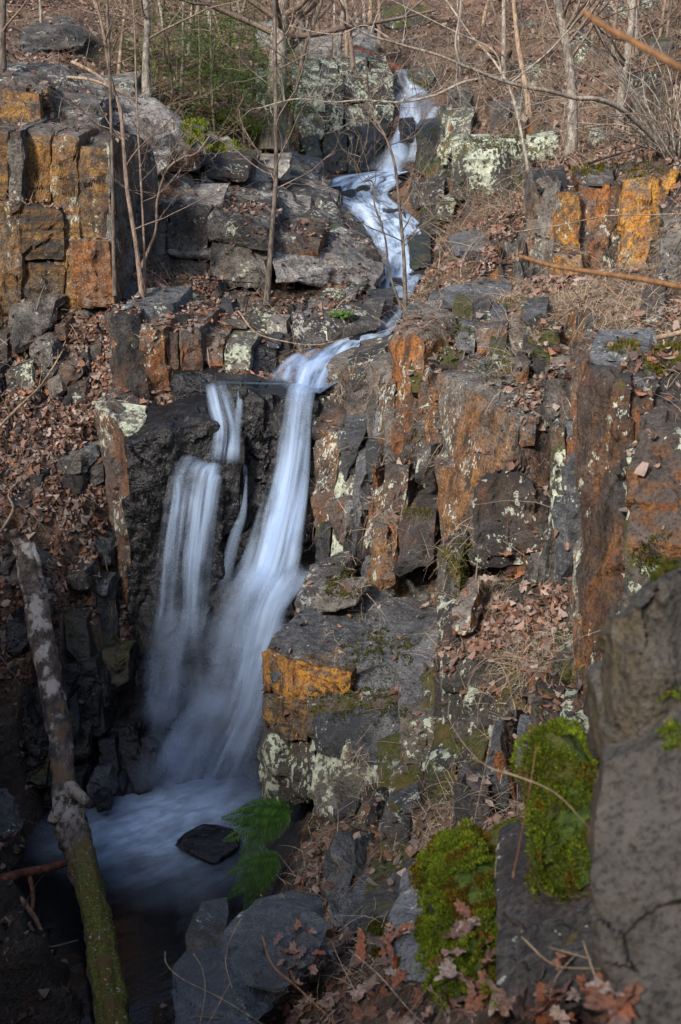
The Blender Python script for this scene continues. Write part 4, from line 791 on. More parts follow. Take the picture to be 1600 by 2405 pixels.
act = (gxy[:, 1] > 1.5) & (gxy[:, 1] < 32) & (np.abs(gxy[:, 0]) < .3 * gxy[:, 1] + .3)
ai = np.nonzero(act)[0]
z = gz[ai].copy(); X, Y = gxy[ai, 0], gxy[ai, 1]
for it in range(260):
    u, v = pix(X, Y, z)
    iu, iv = (u / 5).astype(int), (v / 5).astype(int); ok = (iu >= 0) & (iu < GW) & (iv >= 0) & (iv < GH)
    d = np.where(ok, DM[np.clip(iv, 0, GH - 1), np.clip(iu, 0, GW - 1)], 0)
    bad = (d > Y - .16) & (d - Y < 2.2 + .05 * Y)
    if not bad.any(): break
    b_ = (1202.5 - (v + 5)) / FPX; zn = Y * (b_ * CP - SP) / (CP + b_ * SP); z = np.where(bad, zn, z)
gz[ai] = z
for f, bk in FOOT:
    q = np.vstack([f, f + bk])[:, :2]; lo, hi = q.min(0), q.max(0); m = np.nonzero((gxy[:, 0] > lo[0]) & (gxy[:, 0] < hi[0]) & (gxy[:, 1] > lo[1]) & (gxy[:, 1] < hi[1]))[0]
    if len(m) == 0: continue
    ctr = q.mean(0); an = np.argsort(np.arctan2(*(q - ctr).T[::-1])); hp = []
    for p in sorted(map(tuple, q)):
        while len(hp) > 1 and (hp[-1][0] - hp[-2][0]) * (p[1] - hp[-2][1]) - (hp[-1][1] - hp[-2][1]) * (p[0] - hp[-2][0]) <= 0: hp.pop()
        hp.append(p)
    up_ = []
    for p in sorted(map(tuple, q), reverse=True):
        while len(up_) > 1 and (up_[-1][0] - up_[-2][0]) * (p[1] - up_[-2][1]) - (up_[-1][1] - up_[-2][1]) * (p[0] - up_[-2][0]) <= 0: up_.pop()
        up_.append(p)
    H = np.array(hp[:-1] + up_[:-1]); ins = np.ones(len(m), bool)
    for k in range(len(H)):
        e = H[(k + 1) % len(H)] - H[k]; ins &= e[0] * (gxy[m, 1] - H[k][1]) - e[1] * (gxy[m, 0] - H[k][0]) > .02 * np.linalg.norm(e)
    zt = np.sort(f[:, 2])[-2:].min(); m = m[ins]; gz[m] = np.minimum(gz[m], zt - .05 + np.minimum(bk[2], 0))
MOUND = []
for bu, bv, by, br, bh in ((60, 2235, 7.55, .32, .42), (100, 2390, 6.95, .35, .42), (20, 2330, 7.1, .3, .4), (380, 2400, 6.95, .2, .40), (20, 2140, 8.0, .2, .34)):
    bp = P(bu, bv, by); MOUND.append((bp[0], bp[1], br, bh))
for pts in (BROOK, [(905, 415, 22.1, 120), (940, 330, 23.4, 90), (955, 260, 24.6, 120)] + UPPER, [(500, 903, 11.6, 50), (740, 925, 11.45, 70)]):
    w3 = np.array([np.r_[P(*p[:3]), p[3] * depth_of(P(*p[:3])) / FPX / 2] for p in pts])
    for k in range(len(w3) - 1):
        A_, B_ = w3[k], w3[k + 1]; ab = (B_ - A_)[:2]; t = np.clip(((gxy - A_[:2]) @ ab) / (ab @ ab), 0, 1)
        dist = np.linalg.norm(gxy - (A_[:2] + t[:, None] * ab), axis=1); zw = A_[2] + t * (B_[2] - A_[2]); hw = A_[3] + t * (B_[3] - A_[3])
        lim = zw - .07 + np.clip((dist - hw) / .35, 0, 50) * .35
        gz = np.where(dist < hw + .5, np.minimum(gz, lim), gz)
inpool = (gxy[:, 0] < -.7) & (gxy[:, 0] > -2.4) & (gxy[:, 1] > 5.5) & (gxy[:, 1] < 9.7)
gz = np.where(inpool, np.minimum(gz, POOL_Z - .06 + .3 * np.maximum(0, noise3(_pp * 2.3) - .35) * (gxy[:, 0] < -1.7)), gz)
for mx, my, br, bh in MOUND: gz = gz + inpool * bh * np.exp(-((gxy[:, 0] - mx) ** 2 + (gxy[:, 1] - my) ** 2) / br ** 2) * (1 + .5 * noise3(_pp * 7))
ny, nx = GX.shape
idx = np.arange(ny * nx).reshape(ny, nx)
GF = np.c_[idx[:-1, :-1].ravel(), idx[:-1, 1:].ravel(), idx[1:, 1:].ravel(), idx[1:, :-1].ravel()]
GV = np.c_[gxy, gz]
wetness = np.clip((-4.0 - GV[:, 2]) / 1.2, 0, 1) * (GV[:, 0] < -.3) * (np.abs(GV[:, 0]) < 8)
ground = tag(mesh_from('ground', GV, GF, M['ground'], origin=np.zeros(3), attrs={'wet': wetness}), 'forest floor of leaf litter and soil round the gorge', None, None, 'structure')

SOLID_M.append(('ground', 2 * len(GF))); SOLID_V.append(GV); SOLID_F.append(np.concatenate([GF[:, [0, 1, 2]], GF[:, [0, 2, 3]]]) + _so[0]); _so[0] += len(GV)

# ------------------------------------------------------------------ water
def foam_mat(name, sx=30.0, sy=.8, gain=1.25, base=.06, col=(.52, .67, .91)):
    b = NB(name); uv = b.n('ShaderNodeUVMap').outputs[0]; d = b.n('ShaderNodeAttribute', attribute_name='dens').outputs['Fac']
    s1 = b.noise(b.vec(uv, (sx, sy, 1)), 1.0, 3, .55); s2 = b.noise(b.vec(uv, (sx * .28, sy * .7, 1)), 1.0, 2, .5)
    s3 = b.noise(b.vec(uv, (sx * .13, 1.6, 1)), 1.0, 2, .5, .5)
    st = b.math('ADD', b.math('MULTIPLY', b.sm(s1, .38, .66), .30), b.math('MULTIPLY', b.sm(s2, .40, .62), .75)); st = b.math('MULTIPLY', st, b.sm(s3, .30, .58, .35, 1.1))
    al = b.math('MULTIPLY', d, b.math('MULTIPLY_ADD', st, gain, base), clamp=True)
    df = b.n('ShaderNodeBsdfDiffuse'); df.inputs[0].default_value = (*col, 1)
    tl = b.n('ShaderNodeBsdfTranslucent'); tl.inputs[0].default_value = (*col, 1)
    m1 = b.n('ShaderNodeMixShader'); m1.inputs[0].default_value = .35; b.l(df.outputs[0], m1.inputs[1]); b.l(tl.outputs[0], m1.inputs[2])
    tr = b.n('ShaderNodeBsdfTransparent'); m2 = b.n('ShaderNodeMixShader'); b.l(al, m2.inputs[0]); b.l(tr.outputs[0], m2.inputs[1]); b.l(m1.outputs[0], m2.inputs[2])
    return b.done(m2)
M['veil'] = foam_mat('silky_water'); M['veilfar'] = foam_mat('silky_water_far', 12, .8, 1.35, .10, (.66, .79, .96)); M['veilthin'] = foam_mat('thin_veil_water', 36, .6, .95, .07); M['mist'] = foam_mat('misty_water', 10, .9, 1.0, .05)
def water_mat(name, deep, sx=5., sy=5., rough=.12, clear=.0, k1=1.5, k0=.05, k2=.5):
    b = NB(name); d = b.n('ShaderNodeAttribute', attribute_name='dens').outputs['Fac']; uv = b.n('ShaderNodeUVMap').outputs[0]
    s1 = b.noise(b.vec(uv, (sx, sy, 1)), 1, 4, .55, .4); s2 = b.noise(b.vec(uv, (sx * 4, sy * 1.5, 1)), 1, 3, .55)
    al = b.math('MULTIPLY', d, b.math('ADD', b.math('MULTIPLY_ADD', b.sm(s1, .36, .66), k1, k0), b.math('MULTIPLY', b.sm(s2, .42, .60), k2)), clamp=True)
    w_ = b.bsdf(deep, rough, .5, s1, .25, .03)
    if clear:
        tr = b.n('ShaderNodeBsdfTransparent'); tr.inputs[0].default_value = (.42, .40, .38, 1); mm = b.n('ShaderNodeMixShader'); mm.inputs[0].default_value = clear
        b.l(w_.outputs[0], mm.inputs[1]); b.l(tr.outputs[0], mm.inputs[2]); w_ = mm
    df = b.n('ShaderNodeBsdfDiffuse'); df.inputs[0].default_value = (.56, .70, .91, 1)
    m2 = b.n('ShaderNodeMixShader'); b.l(al, m2.inputs[0]); b.l(w_.outputs[0], m2.inputs[1]); b.l(df.outputs[0], m2.inputs[2])
    return b.done(m2)
M['pool'] = water_mat('pool_water', (.010, .012, .016), 1.6, 5.0, .10, .45, .45, .5, .2)
M['brook'] = water_mat('brook_water', (.016, .036, .070), 5.5, 1.5, .22, 0.0, 1.15, .03, .45)
def ribbon(name, path, mat, parent=None, dens=None, bulge=.09, rows=60, cols=18, soft=.85, fade=(.08, .15), rough=.02, seed=0, flat=False, off=0.0, roll=0):
    pw = np.array([np.r_[P(*p[:3]), p[3] * depth_of(P(*p[:3])) / FPX] for p in path])
    c4 = catmull(pw, rows); C, W = c4[:, :3], c4[:, 3]
    T = np.gradient(C, axis=0); T /= np.linalg.norm(T, axis=1)[:, None]
    nrm = np.tile((0, 0, 1.0), (rows, 1)) if flat else np.tile((0, -.85, .53), (rows, 1))
    X = np.cross(T, nrm); X /= np.linalg.norm(X, axis=1)[:, None]
    if not flat: X *= np.sign(X[:, :1])
    if flat: X[:, 2] = 0
    Nn = np.cross(X, T); Nn *= np.sign((Nn * nrm).sum(1))[:, None]
    L = np.r_[0, np.cumsum(np.linalg.norm(np.diff(C, axis=0), axis=1))]
    s = np.linspace(-1, 1, cols); V = (C[:, None] + X[:, None] * (s[None, :, None] * W[:, None, None] / 2) + Nn[:, None] * ((bulge * (1 - s ** 2))[None, :, None] * W[:, None, None] + off)).reshape(-1, 3)
    UV = np.c_[(s[None] * W[:, None] / 2).ravel() + seed * 3.7, np.repeat(L, cols) + seed * 1.9]
    nz_ = noise3(np.c_[UV[:, 0] * 9, UV[:, 1] * 1.5, np.full(len(UV), seed + .5)])
    V = V + np.repeat(Nn, cols, axis=0) * (rough * nz_)[:, None]
    if roll: V[:, 2] -= .09 * np.tile(np.clip((s * roll - .35) / .65, 0, 1) ** 2, rows)
    t = np.linspace(0, 1, rows); dn = np.interp(t, np.linspace(0, 1, len(path)), dens[:len(path)] if dens is not None else np.ones(len(path)))
    fd = np.clip(t / max(fade[0], 1e-3), 0, 1) * np.clip((1 - t) / max(fade[1], 1e-3), 0, 1)
    D = ((dn * fd)[:, None] * ((1 - s ** 2) ** soft)[None]).ravel()
    i = np.arange(rows * cols).reshape(rows, cols); F = np.c_[i[:-1, :-1].ravel(), i[:-1, 1:].ravel(), i[1:, 1:].ravel(), i[1:, :-1].ravel()]
    return mesh_from(name, V, F, M[mat], parent, attrs={'dens': D}, uv=UV)
# the pool
px_ = np.arange(-3.4, -.25, .04); py_ = np.arange(4.6, 10.7, .04); PX, PY = np.meshgrid(px_, py_)
c0 = P(440, 1905, 9.55); c1 = P(380, 1990, 8.9)
def el(cx, cy, rx, ry): return np.exp(-(((PX - cx) / rx) ** 2 + ((PY - cy) / ry) ** 2))
pd = .80 * el(c0[0] + .02, c0[1], .60, .44) + .34 * el(c1[0], c1[1] + .1, .66, .46) + .30 * el(P(250, 1960, 9.0)[0], 9.1, .5, .35) + .13 * el(P(430, 2060, 8.5)[0], 8.5, .7, .5)
i = np.arange(PX.size).reshape(PX.shape)
pool = mesh_from('pool', np.c_[PX.ravel(), PY.ravel(), np.full(PX.size, POOL_Z)], np.c_[i[:-1, :-1].ravel(), i[:-1, 1:].ravel(), i[1:, 1:].ravel(), i[1:, :-1].ravel()], M['pool'],
                 attrs={'dens': np.clip(pd.ravel() - .06, 0, 1.2)}, uv=np.c_[PX.ravel() * .8 + PY.ravel() * .6, PY.ravel() * .8 - PX.ravel() * .6])
tag(pool, 'dark plunge pool under the falls, milky where the water lands', None, None, 'structure')
# the brook above the lip
bw = ribbon('brook', BROOK, 'brook', None, dens=[.3, .5, .5, .25, .25, .5, .6, .5, .75, .9, .9], bulge=0.0, rows=170, cols=26, soft=.25, fade=(.001, .001), rough=.025, flat=True)
tag(bw, 'shallow brook running over ledges to the lip of the falls', None, None, 'structure')
# falls
wf = thing('waterfall', 'main silky white fall plunging and fanning down the right of the gorge', 'waterfall', P(440, 1890, 9.7), 'falls of the brook')
for sd_, du, dw, dn in ((1, 0, 1, .95), (2, 6, .75, .9), (3, -8, 1.1, .55)):
    ribbon('water_veil', [(722 + du, 906, 11.65, 60 * dw), (712 + du, 926, 11.36, 60 * dw), (703 + du, 985, 11.2, 60 * dw), (690 + du, 1100, 11.1, 80 * dw), (664 + du, 1230, 11.0, 108 * dw), (640 + du, 1330, 10.9, 130 * dw), (605 + du, 1410, 10.72, 150 * dw)], 'veil', wf, dens=[.4, .45, .4, .8 * dn, dn, dn, .9 * dn], seed=sd_, fade=(.05, .12), soft=.5)
for sd_, du, dw, dn in ((4, 0, 1, .62), (5, -20, 1.15, .32), (6, 25, .7, .62)):
    ribbon('water_veil', [(650 + du, 1340, 10.86, 90 * dw), (606 + du, 1425, 10.62, 130 * dw), (572 + du, 1540, 10.38, 150 * dw), (545 + du, 1660, 10.1, 190 * dw), (500 + du * .6, 1780, 9.85, 250 * dw), (440 + du * .4, 1925, 9.25, 380 * dw)], 'veil' if sd_ == 6 else 'mist', wf, dens=[.6, dn, dn * .95, dn * .8, dn * .8, dn * .9], seed=sd_, fade=(.08, .22), bulge=.12)
for sd_, path, dn in ((7, [(715, 1330, 10.85, 40), (690, 1370, 10.75, 50), (660, 1400, 10.65, 60), (620, 1450, 10.5, 60)], .7), (8, [(660, 1440, 10.6, 40), (650, 1520, 10.45, 45), (625, 1620, 10.25, 60), (610, 1720, 10.05, 70)], .45),
                      (9, [(540, 1640, 10.1, 70), (460, 1690, 10.0, 80), (420, 1780, 9.85, 110), (405, 1905, 9.36, 190)], .6), (10, [(600, 1640, 10.15, 60), (570, 1740, 9.95, 80), (520, 1830, 9.75, 130), (480, 1915, 9.3, 200)], .7),
                      (11, [(590, 1780, 9.95, 70), (585, 1850, 9.8, 80), (565, 1905, 9.36, 110)], .45), (12, [(470, 1560, 10.35, 120), (440, 1650, 10.15, 140), (400, 1740, 9.95, 130), (380, 1870, 9.5, 190)], .38)):
    ribbon('water_veil', path, 'mist', wf, dens=[dn * .8, dn, dn, dn], seed=sd_, fade=(.2, .35), rows=40)
wl = thing('waterfall', 'thin stepped left fall with sparse strands over black rock', 'waterfall', P(430, 1560, 10.6), 'falls of the brook')
for sd_, path, dd, m in ((21, [(505, 896, 11.55, 50), (518, 950, 11.28, 66), (532, 1010, 11.13, 62), (525, 1090, 10.98, 84)], [.5, .75, .8, .8], 'veilthin'), (22, [(566, 908, 11.42, 14), (562, 960, 11.25, 18), (556, 1020, 11.16, 24), (545, 1085, 11.05, 40)], [.3, .55, .55, .5], 'veilthin'),
                         (23, [(490, 1088, 11.1, 90), (468, 1106, 10.9, 122), (455, 1170, 10.84, 138), (442, 1280, 10.76, 150), (430, 1400, 10.66, 155), (415, 1540, 10.5, 130)], [.45, .7, .75, .6, .4, .15], 'veilthin'), (24, [(505, 1086, 11.1, 50), (494, 1106, 10.9, 50), (480, 1200, 10.83, 40), (455, 1290, 10.76, 50), (448, 1400, 10.66, 40), (445, 1560, 10.45, 50)], [.4, .6, .8, .9, .5, .3], 'veilthin'),
                         (25, [(420, 1110, 10.9, 26), (418, 1180, 10.84, 28), (405, 1270, 10.76, 36), (395, 1400, 10.66, 50), (385, 1500, 10.5, 60)], [.7, .8, .8, .4, .15], 'veilthin'), (26, [(575, 1090, 11.1, 12), (577, 1150, 11.05, 10), (570, 1210, 10.98, 20), (552, 1260, 10.92, 30), (535, 1330, 10.86, 34), (520, 1420, 10.78, 44)], [.3, .45, .5, .4, .3, .1], 'mist'),
                         (27, [(440, 1420, 10.7, 150), (420, 1520, 10.5, 170), (410, 1620, 10.25, 180), (390, 1720, 10.0, 170)], [.2, .3, .35, .3], 'mist'),
                         (28, [(345, 1625, 10.3, 26), (365, 1665, 10.2, 30), (375, 1720, 10.05, 44), (390, 1800, 9.85, 60)], [.5, .6, .5, .3], 'mist')):
    ribbon('water_veil', path, m, wl, dens=dd, seed=sd_, fade=(.10, .15), rows=50, cols=16, bulge=.05)
ribbon('water_film', [(672, 902, 11.62, 26), (600, 900, 11.60, 24), (540, 898, 11.58, 26), (508, 897, 11.56, 30)], 'mist', wl, dens=[.6, .45, .5, .6], seed=29, fade=(.1, .05), rows=30, cols=10, bulge=0, flat=True, rough=.005)
wu = thing('waterfall', 'small upper cascade tumbling between lichened rocks at the top', 'waterfall', P(930, 410, 22.2), 'falls of the brook')
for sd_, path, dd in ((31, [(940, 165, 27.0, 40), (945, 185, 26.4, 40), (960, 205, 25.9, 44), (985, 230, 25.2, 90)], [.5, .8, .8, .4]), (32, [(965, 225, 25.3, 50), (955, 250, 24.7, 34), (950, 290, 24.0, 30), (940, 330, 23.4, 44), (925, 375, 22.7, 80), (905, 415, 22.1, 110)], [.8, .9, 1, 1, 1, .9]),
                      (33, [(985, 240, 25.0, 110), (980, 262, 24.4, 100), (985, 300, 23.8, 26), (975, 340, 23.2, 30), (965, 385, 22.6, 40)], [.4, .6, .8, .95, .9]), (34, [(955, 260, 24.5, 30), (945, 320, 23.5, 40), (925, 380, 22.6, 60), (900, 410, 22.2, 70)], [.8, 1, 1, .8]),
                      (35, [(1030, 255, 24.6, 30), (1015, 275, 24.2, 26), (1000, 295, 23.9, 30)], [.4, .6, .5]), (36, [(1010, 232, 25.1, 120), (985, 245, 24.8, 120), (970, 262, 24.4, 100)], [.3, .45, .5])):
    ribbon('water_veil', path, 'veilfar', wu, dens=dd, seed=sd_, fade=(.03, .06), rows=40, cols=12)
wz = thing('waterfall', 'double low step where the brook spills onto the lip ledge', 'waterfall', P(740, 925, 11.5), 'falls of the brook')
for sd_, path, dd in ((41, [(715, 838, 12.3, 44), (694, 852, 12.05, 50), (668, 876, 11.75, 60), (650, 905, 11.58, 64)], [.6, .9, .7, .4]), (42, [(770, 832, 12.5, 90), (748, 850, 12.1, 84), (730, 885, 11.8, 84), (716, 920, 11.52, 80)], [.6, .9, .7, .8]), (43, [(790, 830, 12.6, 60), (768, 850, 12.2, 56), (752, 885, 11.88, 50), (740, 918, 11.56, 44)], [.5, .8, .6, .7]),
                      (44, [(700, 845, 12.12, 24), (684, 865, 11.85, 26), (672, 900, 11.6, 30)], [.7, .9, .6]), (45, [(735, 846, 12.1, 30), (722, 872, 11.85, 30), (708, 915, 11.55, 34)], [.6, .9, .8])):
    ribbon('water_veil', path, 'veil', wz, dens=dd, seed=sd_, fade=(.12, .12), rows=34, cols=14, bulge=.06, rough=.03)
wr = thing('waterfall', 'twin little chutes of the rapids beside the pale strata', 'waterfall', P(920, 620, 17), 'falls of the brook')
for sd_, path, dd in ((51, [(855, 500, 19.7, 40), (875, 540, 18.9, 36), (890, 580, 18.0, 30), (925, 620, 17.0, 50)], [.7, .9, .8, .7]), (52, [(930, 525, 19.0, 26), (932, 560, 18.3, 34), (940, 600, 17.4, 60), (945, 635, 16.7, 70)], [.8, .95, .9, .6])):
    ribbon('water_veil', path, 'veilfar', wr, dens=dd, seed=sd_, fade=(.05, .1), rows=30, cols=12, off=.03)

# ------------------------------------------------------------------ trees, saplings, log, branches
def tube(path, rad, sides=8, nz=0.0, seed=0, n=None, cap=True, ridge=0):
    """round limb along world points; returns V, F, t"""
    Q = np.c_[np.array(path, float), np.array(rad, float)]; n = n or max(6, 5 * len(Q)); c4 = catmull(Q, n); C, Rr = c4[:, :3], np.maximum(c4[:, 3], 1e-4)
    T = np.gradient(C, axis=0); T /= np.maximum(np.linalg.norm(T, axis=1), 1e-9)[:, None]
    ref = np.array([0, 1.0, 0]) if abs(T[:, 2]).mean() > .6 else np.array([0, 0, 1.0])
    A = np.cross(T, ref); A /= np.maximum(np.linalg.norm(A, axis=1), 1e-9)[:, None]; B = np.cross(T, A)
    th = np.linspace(0, 2 * math.pi, sides, endpoint=False)
    off = A[:, None] * np.cos(th)[None, :, None] + B[:, None] * np.sin(th)[None, :, None]
    rr = np.repeat(Rr[:, None], sides, 1)
    V = (C[:, None] + off * rr[..., None]).reshape(-1, 3)
    if nz:
        k = 1 + nz * fbm(V / max(Rr.max(), 1e-3) * .8 + seed * 5.1, 3)
        if ridge: tq = np.repeat(np.linspace(0, 1, n), sides); ta = np.tile(th, n); k = k + ridge * fbm(np.c_[np.cos(ta) * 3, np.sin(ta) * 3, tq * 9 + seed], 3)
        V = (C[:, None] + off * (rr * k.reshape(n, sides))[..., None]).reshape(-1, 3)
    i = np.arange(n * sides).reshape(n, sides); j = np.roll(i, -1, 1)
    F = np.c_[i[:-1].ravel(), j[:-1].ravel(), j[1:].ravel(), i[1:].ravel()]
    if cap:
        V = np.vstack([V, C[0], C[-1]]); a, b_ = n * sides, n * sides + 1
        F = np.vstack([F, np.c_[i[0], np.full(sides, a), np.full(sides, a), j[0]][:, [0, 3, 1, 1]], np.c_[i[-1], j[-1], np.full(sides, b_), np.full(sides, b_)]])
    return V, F, np.repeat(np.linspace(0, 1, n), sides)
def fix_deg(F):
    q = F[(F[:, 2] != F[:, 3])]; t = F[F[:, 2] == F[:, 3]][:, :3]; return [x for x in (q, t) if len(x)]
class Acc:
    def __init__(s): s.V, s.F, s.n = [], [], 0
    def add(s, V, F): s.V.append(V); s.F.append(F + s.n); s.n += len(V)
    def build(s, name, mat, parent=None, **kw):
        V = np.vstack(s.V); F = np.vstack(s.F); return mesh_from(name, V, fix_deg(F) if F.shape[1] == 4 else F, M[mat], parent, **kw)
def grow(acc, p, d, L, r, depth, rg, droop=0.0, nsub=3, sides=4):
    n = 5; pts = [p]; q = np.array(p, float); dd = np.array(d, float)
    for k in range(n):
        dd = dd + rg.normal(size=3) * .16 + np.array([0, 0, .05 - droop]); dd /= np.linalg.norm(dd); q = q + dd * L / n; pts.append(q.copy())
    rad = np.linspace(r, r * .35, n + 1); V, F, _ = tube(pts, rad, sides, n=8, cap=False); acc.add(V, F)
    if depth > 0:
        for k in range(nsub):
            i = rg.integers(1, n + 1); nd = (pts[i] - pts[i - 1]); nd /= np.linalg.norm(nd); nd = nd + rg.normal(size=3) * .6; nd /= np.linalg.norm(nd)
            grow(acc, pts[i], nd, L * rg.uniform(.35, .65), max(r * .5, .0022), depth - 1, rg, droop, nsub, 3)
def tree(name, label, cat, path, wpx, mat, seed, group, nb=8, bl=1.0, bstart=.25, depth=2, extra=3.0, taper=.55, br=None, bsub=3, twig='twig'):
    """path: foot to top in pixels+distance; the trunk goes on upward out of the picture"""
    rg = np.random.default_rng(seed + 900); pts = [P(*p) for p in path]; foot = pts[0].copy(); pts[0] = pts[0] - (0, 0, .12)
    r0 = wpx * depth_of(foot) / FPX / 2
    if extra:
        d = pts[-1] - pts[-2]; d /= np.linalg.norm(d); pts += [pts[-1] + d * extra * .5 + rg.normal(size=3) * .05, pts[-1] + d * extra + rg.normal(size=3) * .1]
    n = len(pts); rad = np.linspace(r0, r0 * taper, n); rad[0] *= 1.35
    t = thing(name, label, cat, foot, group)
    V, F, _ = tube(pts, rad, 12 if r0 > .04 else 7, .14 if r0 > .04 else .06, seed, n=max(18, 7 * n)); mesh_from('trunk', V, fix_deg(F), M[mat], t)
    if nb:
        acc = Acc(); pa = catmull(pts, 60)
        for k in range(nb):
            i = int(rg.uniform(bstart, .98) * 58); a = rg.uniform(0, 2 * math.pi); d = np.array([math.cos(a), math.sin(a) * .8, rg.uniform(.2, 1.0)]); d /= np.linalg.norm(d)
            grow(acc, pa[i], d, bl * rg.uniform(.6, 1.3), (br or max(.004, r0 * .32)), depth, rg, nsub=bsub)
        acc.build('crown', twig, t)
    return t
def limb(name, label, cat, path, w0, w1, mat, group=None, nz=.12, twigs=0, seed=0, sides=9, tl=.3):
    pts = [P(*p) for p in path]; rad = np.linspace(w0, w1, len(pts)) * np.array([depth_of(p) for p in pts]) / FPX / 2
    V, F, _ = tube(pts, rad, sides, nz, seed)
    if not twigs: return tag(mesh_from(name, V, fix_deg(F), M[mat]), label, cat, group)
    t = thing(name, label, cat, pts[0], group); mesh_from('stem', V, fix_deg(F), M[mat], t)
    rg = np.random.default_rng(seed + 70); acc = Acc(); pa = catmull(pts, 50)
    for k in range(twigs):
        i = rg.integers(5, 49); d = rg.normal(size=3); d[2] += .3; d /= np.linalg.norm(d); grow(acc, pa[i], d, tl * rg.uniform(.5, 1.4), max(.002, rad.min() * .6), 1, rg, nsub=2, sides=3)
    acc.build('twigs', mat, t); return t
G1 = 'trees on the slopes'
tree('broad_tree', 'broad grey trunk left of the upper cascade', 'tree', [(640, 335, 20.4), (650, 200, 20.6), (655, 100, 20.8), (662, 0, 21)], 50, 'bark', 1, G1, 16, 2.2, .3, 2, 5)
tree('slim_tree', 'slim pale tree on the left slope beside the hemlocks', 'tree', [(345, 245, 18.6), (343, 130, 18.8), (346, 60, 18.9), (342, 0, 19)], 19, 'bark', 2, G1, 12, 1.4, .25, 2, 4)
tree('slim_tree', 'dark straight tree cut by the left edge', 'tree', [(2, 180, 16.6), (5, 90, 16.7), (8, 0, 16.8)], 20, 'barkdk', 3, G1, 8, 1.2, .3, 2, 4)
tree('slim_tree', 'tall grey tree left of the golden columns', 'tree', [(1342, 388, 15.9), (1345, 280, 16), (1340, 170, 16.1), (1322, 60, 16.2), (1310, 0, 16.3)], 27, 'bark', 4, G1, 14, 1.6, .35, 2, 4)
tree('slim_tree', 'leaning grey-brown tree right of the tall grey one', 'tree', [(1452, 330, 17.2), (1458, 240, 17.4), (1475, 120, 17.6), (1488, 0, 17.8)], 22, 'barkmaple', 5, G1, 14, 1.6, .3, 2, 4)
tree('slim_tree', 'smooth tan tree with a swollen foot on the right slope', 'tree', [(1247, 278, 20), (1238, 220, 20.1), (1220, 120, 20.3), (1207, 0, 20.5)], 15, 'barktan', 6, G1, 10, 1.4, .3, 2, 4)
tree('slim_tree', 'crooked slim tree near the left hemlocks', 'tree', [(276, 178, 19.8), (284, 120, 20), (290, 60, 20.1), (296, 0, 20.2)], 10, 'barktan', 7, G1, 8, 1.1, .3, 2, 3)
tree('slim_tree', 'thin upright tree among the hemlocks', 'tree', [(425, 215, 21), (430, 120, 21.2), (432, 0, 21.4)], 8, 'bark', 8, G1, 8, 1.1, .2, 2, 3)
tree('slim_tree', 'dark leaning tree right of the broad trunk', 'tree', [(672, 330, 19.5), (690, 240, 19.6), (715, 120, 19.7), (750, 20, 19.8)], 12, 'barkdk', 9, G1, 10, 1.2, .3, 2, 3)
tree('slim_tree', 'second grey trunk close behind the broad one', 'tree', [(700, 200, 26), (705, 100, 26.2), (706, 0, 26.4)], 26, 'bark', 10, G1, 8, 1.6, .3, 2, 3)
tree('slim_tree', 'pale thin tree leaning over the white boulder', 'tree', [(1252, 505, 14.6), (1240, 400, 14.8), (1228, 330, 15), (1205, 230, 15.2), (1165, 150, 15.4), (1105, 80, 15.6)], 9, 'barkmaple', 11, G1, 8, .7, .3, 2, 1.5, .4)
G2 = 'bare saplings beside the strata'
tree('sapling', 'straight dark sapling in front of the banded cliff', 'sapling', [(268, 665, 12.9), (266, 500, 13), (262, 300, 13.2), (256, 120, 13.4), (252, 0, 13.5)], 9, 'barkdk', 21, G2, 10, .7, .4, 2, 1, .6)
tree('sapling', 'forked sapling with the thickest stem before the banded cliff', 'sapling', [(336, 695, 12.9), (322, 590, 13), (300, 450, 13.1), (290, 330, 13.2), (282, 255, 13.3), (262, 190, 13.4), (240, 60, 13.5)], 12, 'twig', 22, G2, 14, .8, .15, 2, .8, .5)
tree('sapling', 'thin red-brown sapling just right of the forked one', 'sapling', [(341, 700, 13), (338, 560, 13.1), (330, 400, 13.2), (322, 260, 13.3), (312, 0, 13.5)], 6, 'twig', 23, G2, 10, .7, .2, 2, .8, .6)
tree('sapling', 'tall sapling rising from the leafy terrace across the broad trunk', 'sapling', [(626, 690, 13.6), (638, 560, 13.8), (648, 420, 14), (648, 250, 14.2), (645, 0, 14.5)], 13, 'barkdk', 24, G2, 14, .9, .3, 2, 1.5, .6)
tree('sapling', 'dark sapling standing beside the brook bend', 'sapling', [(953, 725, 13.3), (950, 620, 13.5), (940, 500, 13.7), (928, 390, 13.9), (905, 320, 14.1)], 10, 'barkdk', 25, G2, 14, .8, .15, 2, .8, .4)
tree('sapling', 'thin curved sapling forking left of the dark brook sapling', 'sapling', [(945, 700, 13.4), (915, 640, 13.5), (905, 560, 13.6), (880, 480, 13.8)], 6, 'barkdk', 26, G2, 10, .6, .2, 2, .4, .5)
tree('sapling', 'low branching sapling in front of the sloping strata', 'sapling', [(330, 600, 13.2), (365, 545, 13.3), (370, 470, 13.4), (392, 400, 13.5), (430, 370, 13.6)], 7, 'twig', 27, G2, 12, .6, .2, 2, .3, .5)
G3 = 'thin stems on the far slope'
rg3 = np.random.default_rng(77)
FAR = []
for k in range(46):
    u = rg3.uniform(720, 1600) if k < 34 else rg3.uniform(20, 620); yv = rg3.uniform(21, 34)
    x = (u - 800) / FPX * 1.04 * yv; zg = ground_h(np.array([[x, yv]]))[0]; uu, vv = pix(x, yv, zg)
    if vv > 330 or (900 < uu < 1040 and vv > 120): continue
    FAR.append((uu, vv, yv))
FAR.sort()
ORD = lambda n: '%d%s' % (n, 'th' if 10 < n % 100 < 14 else {1: 'st', 2: 'nd', 3: 'rd'}.get(n % 10, 'th'))
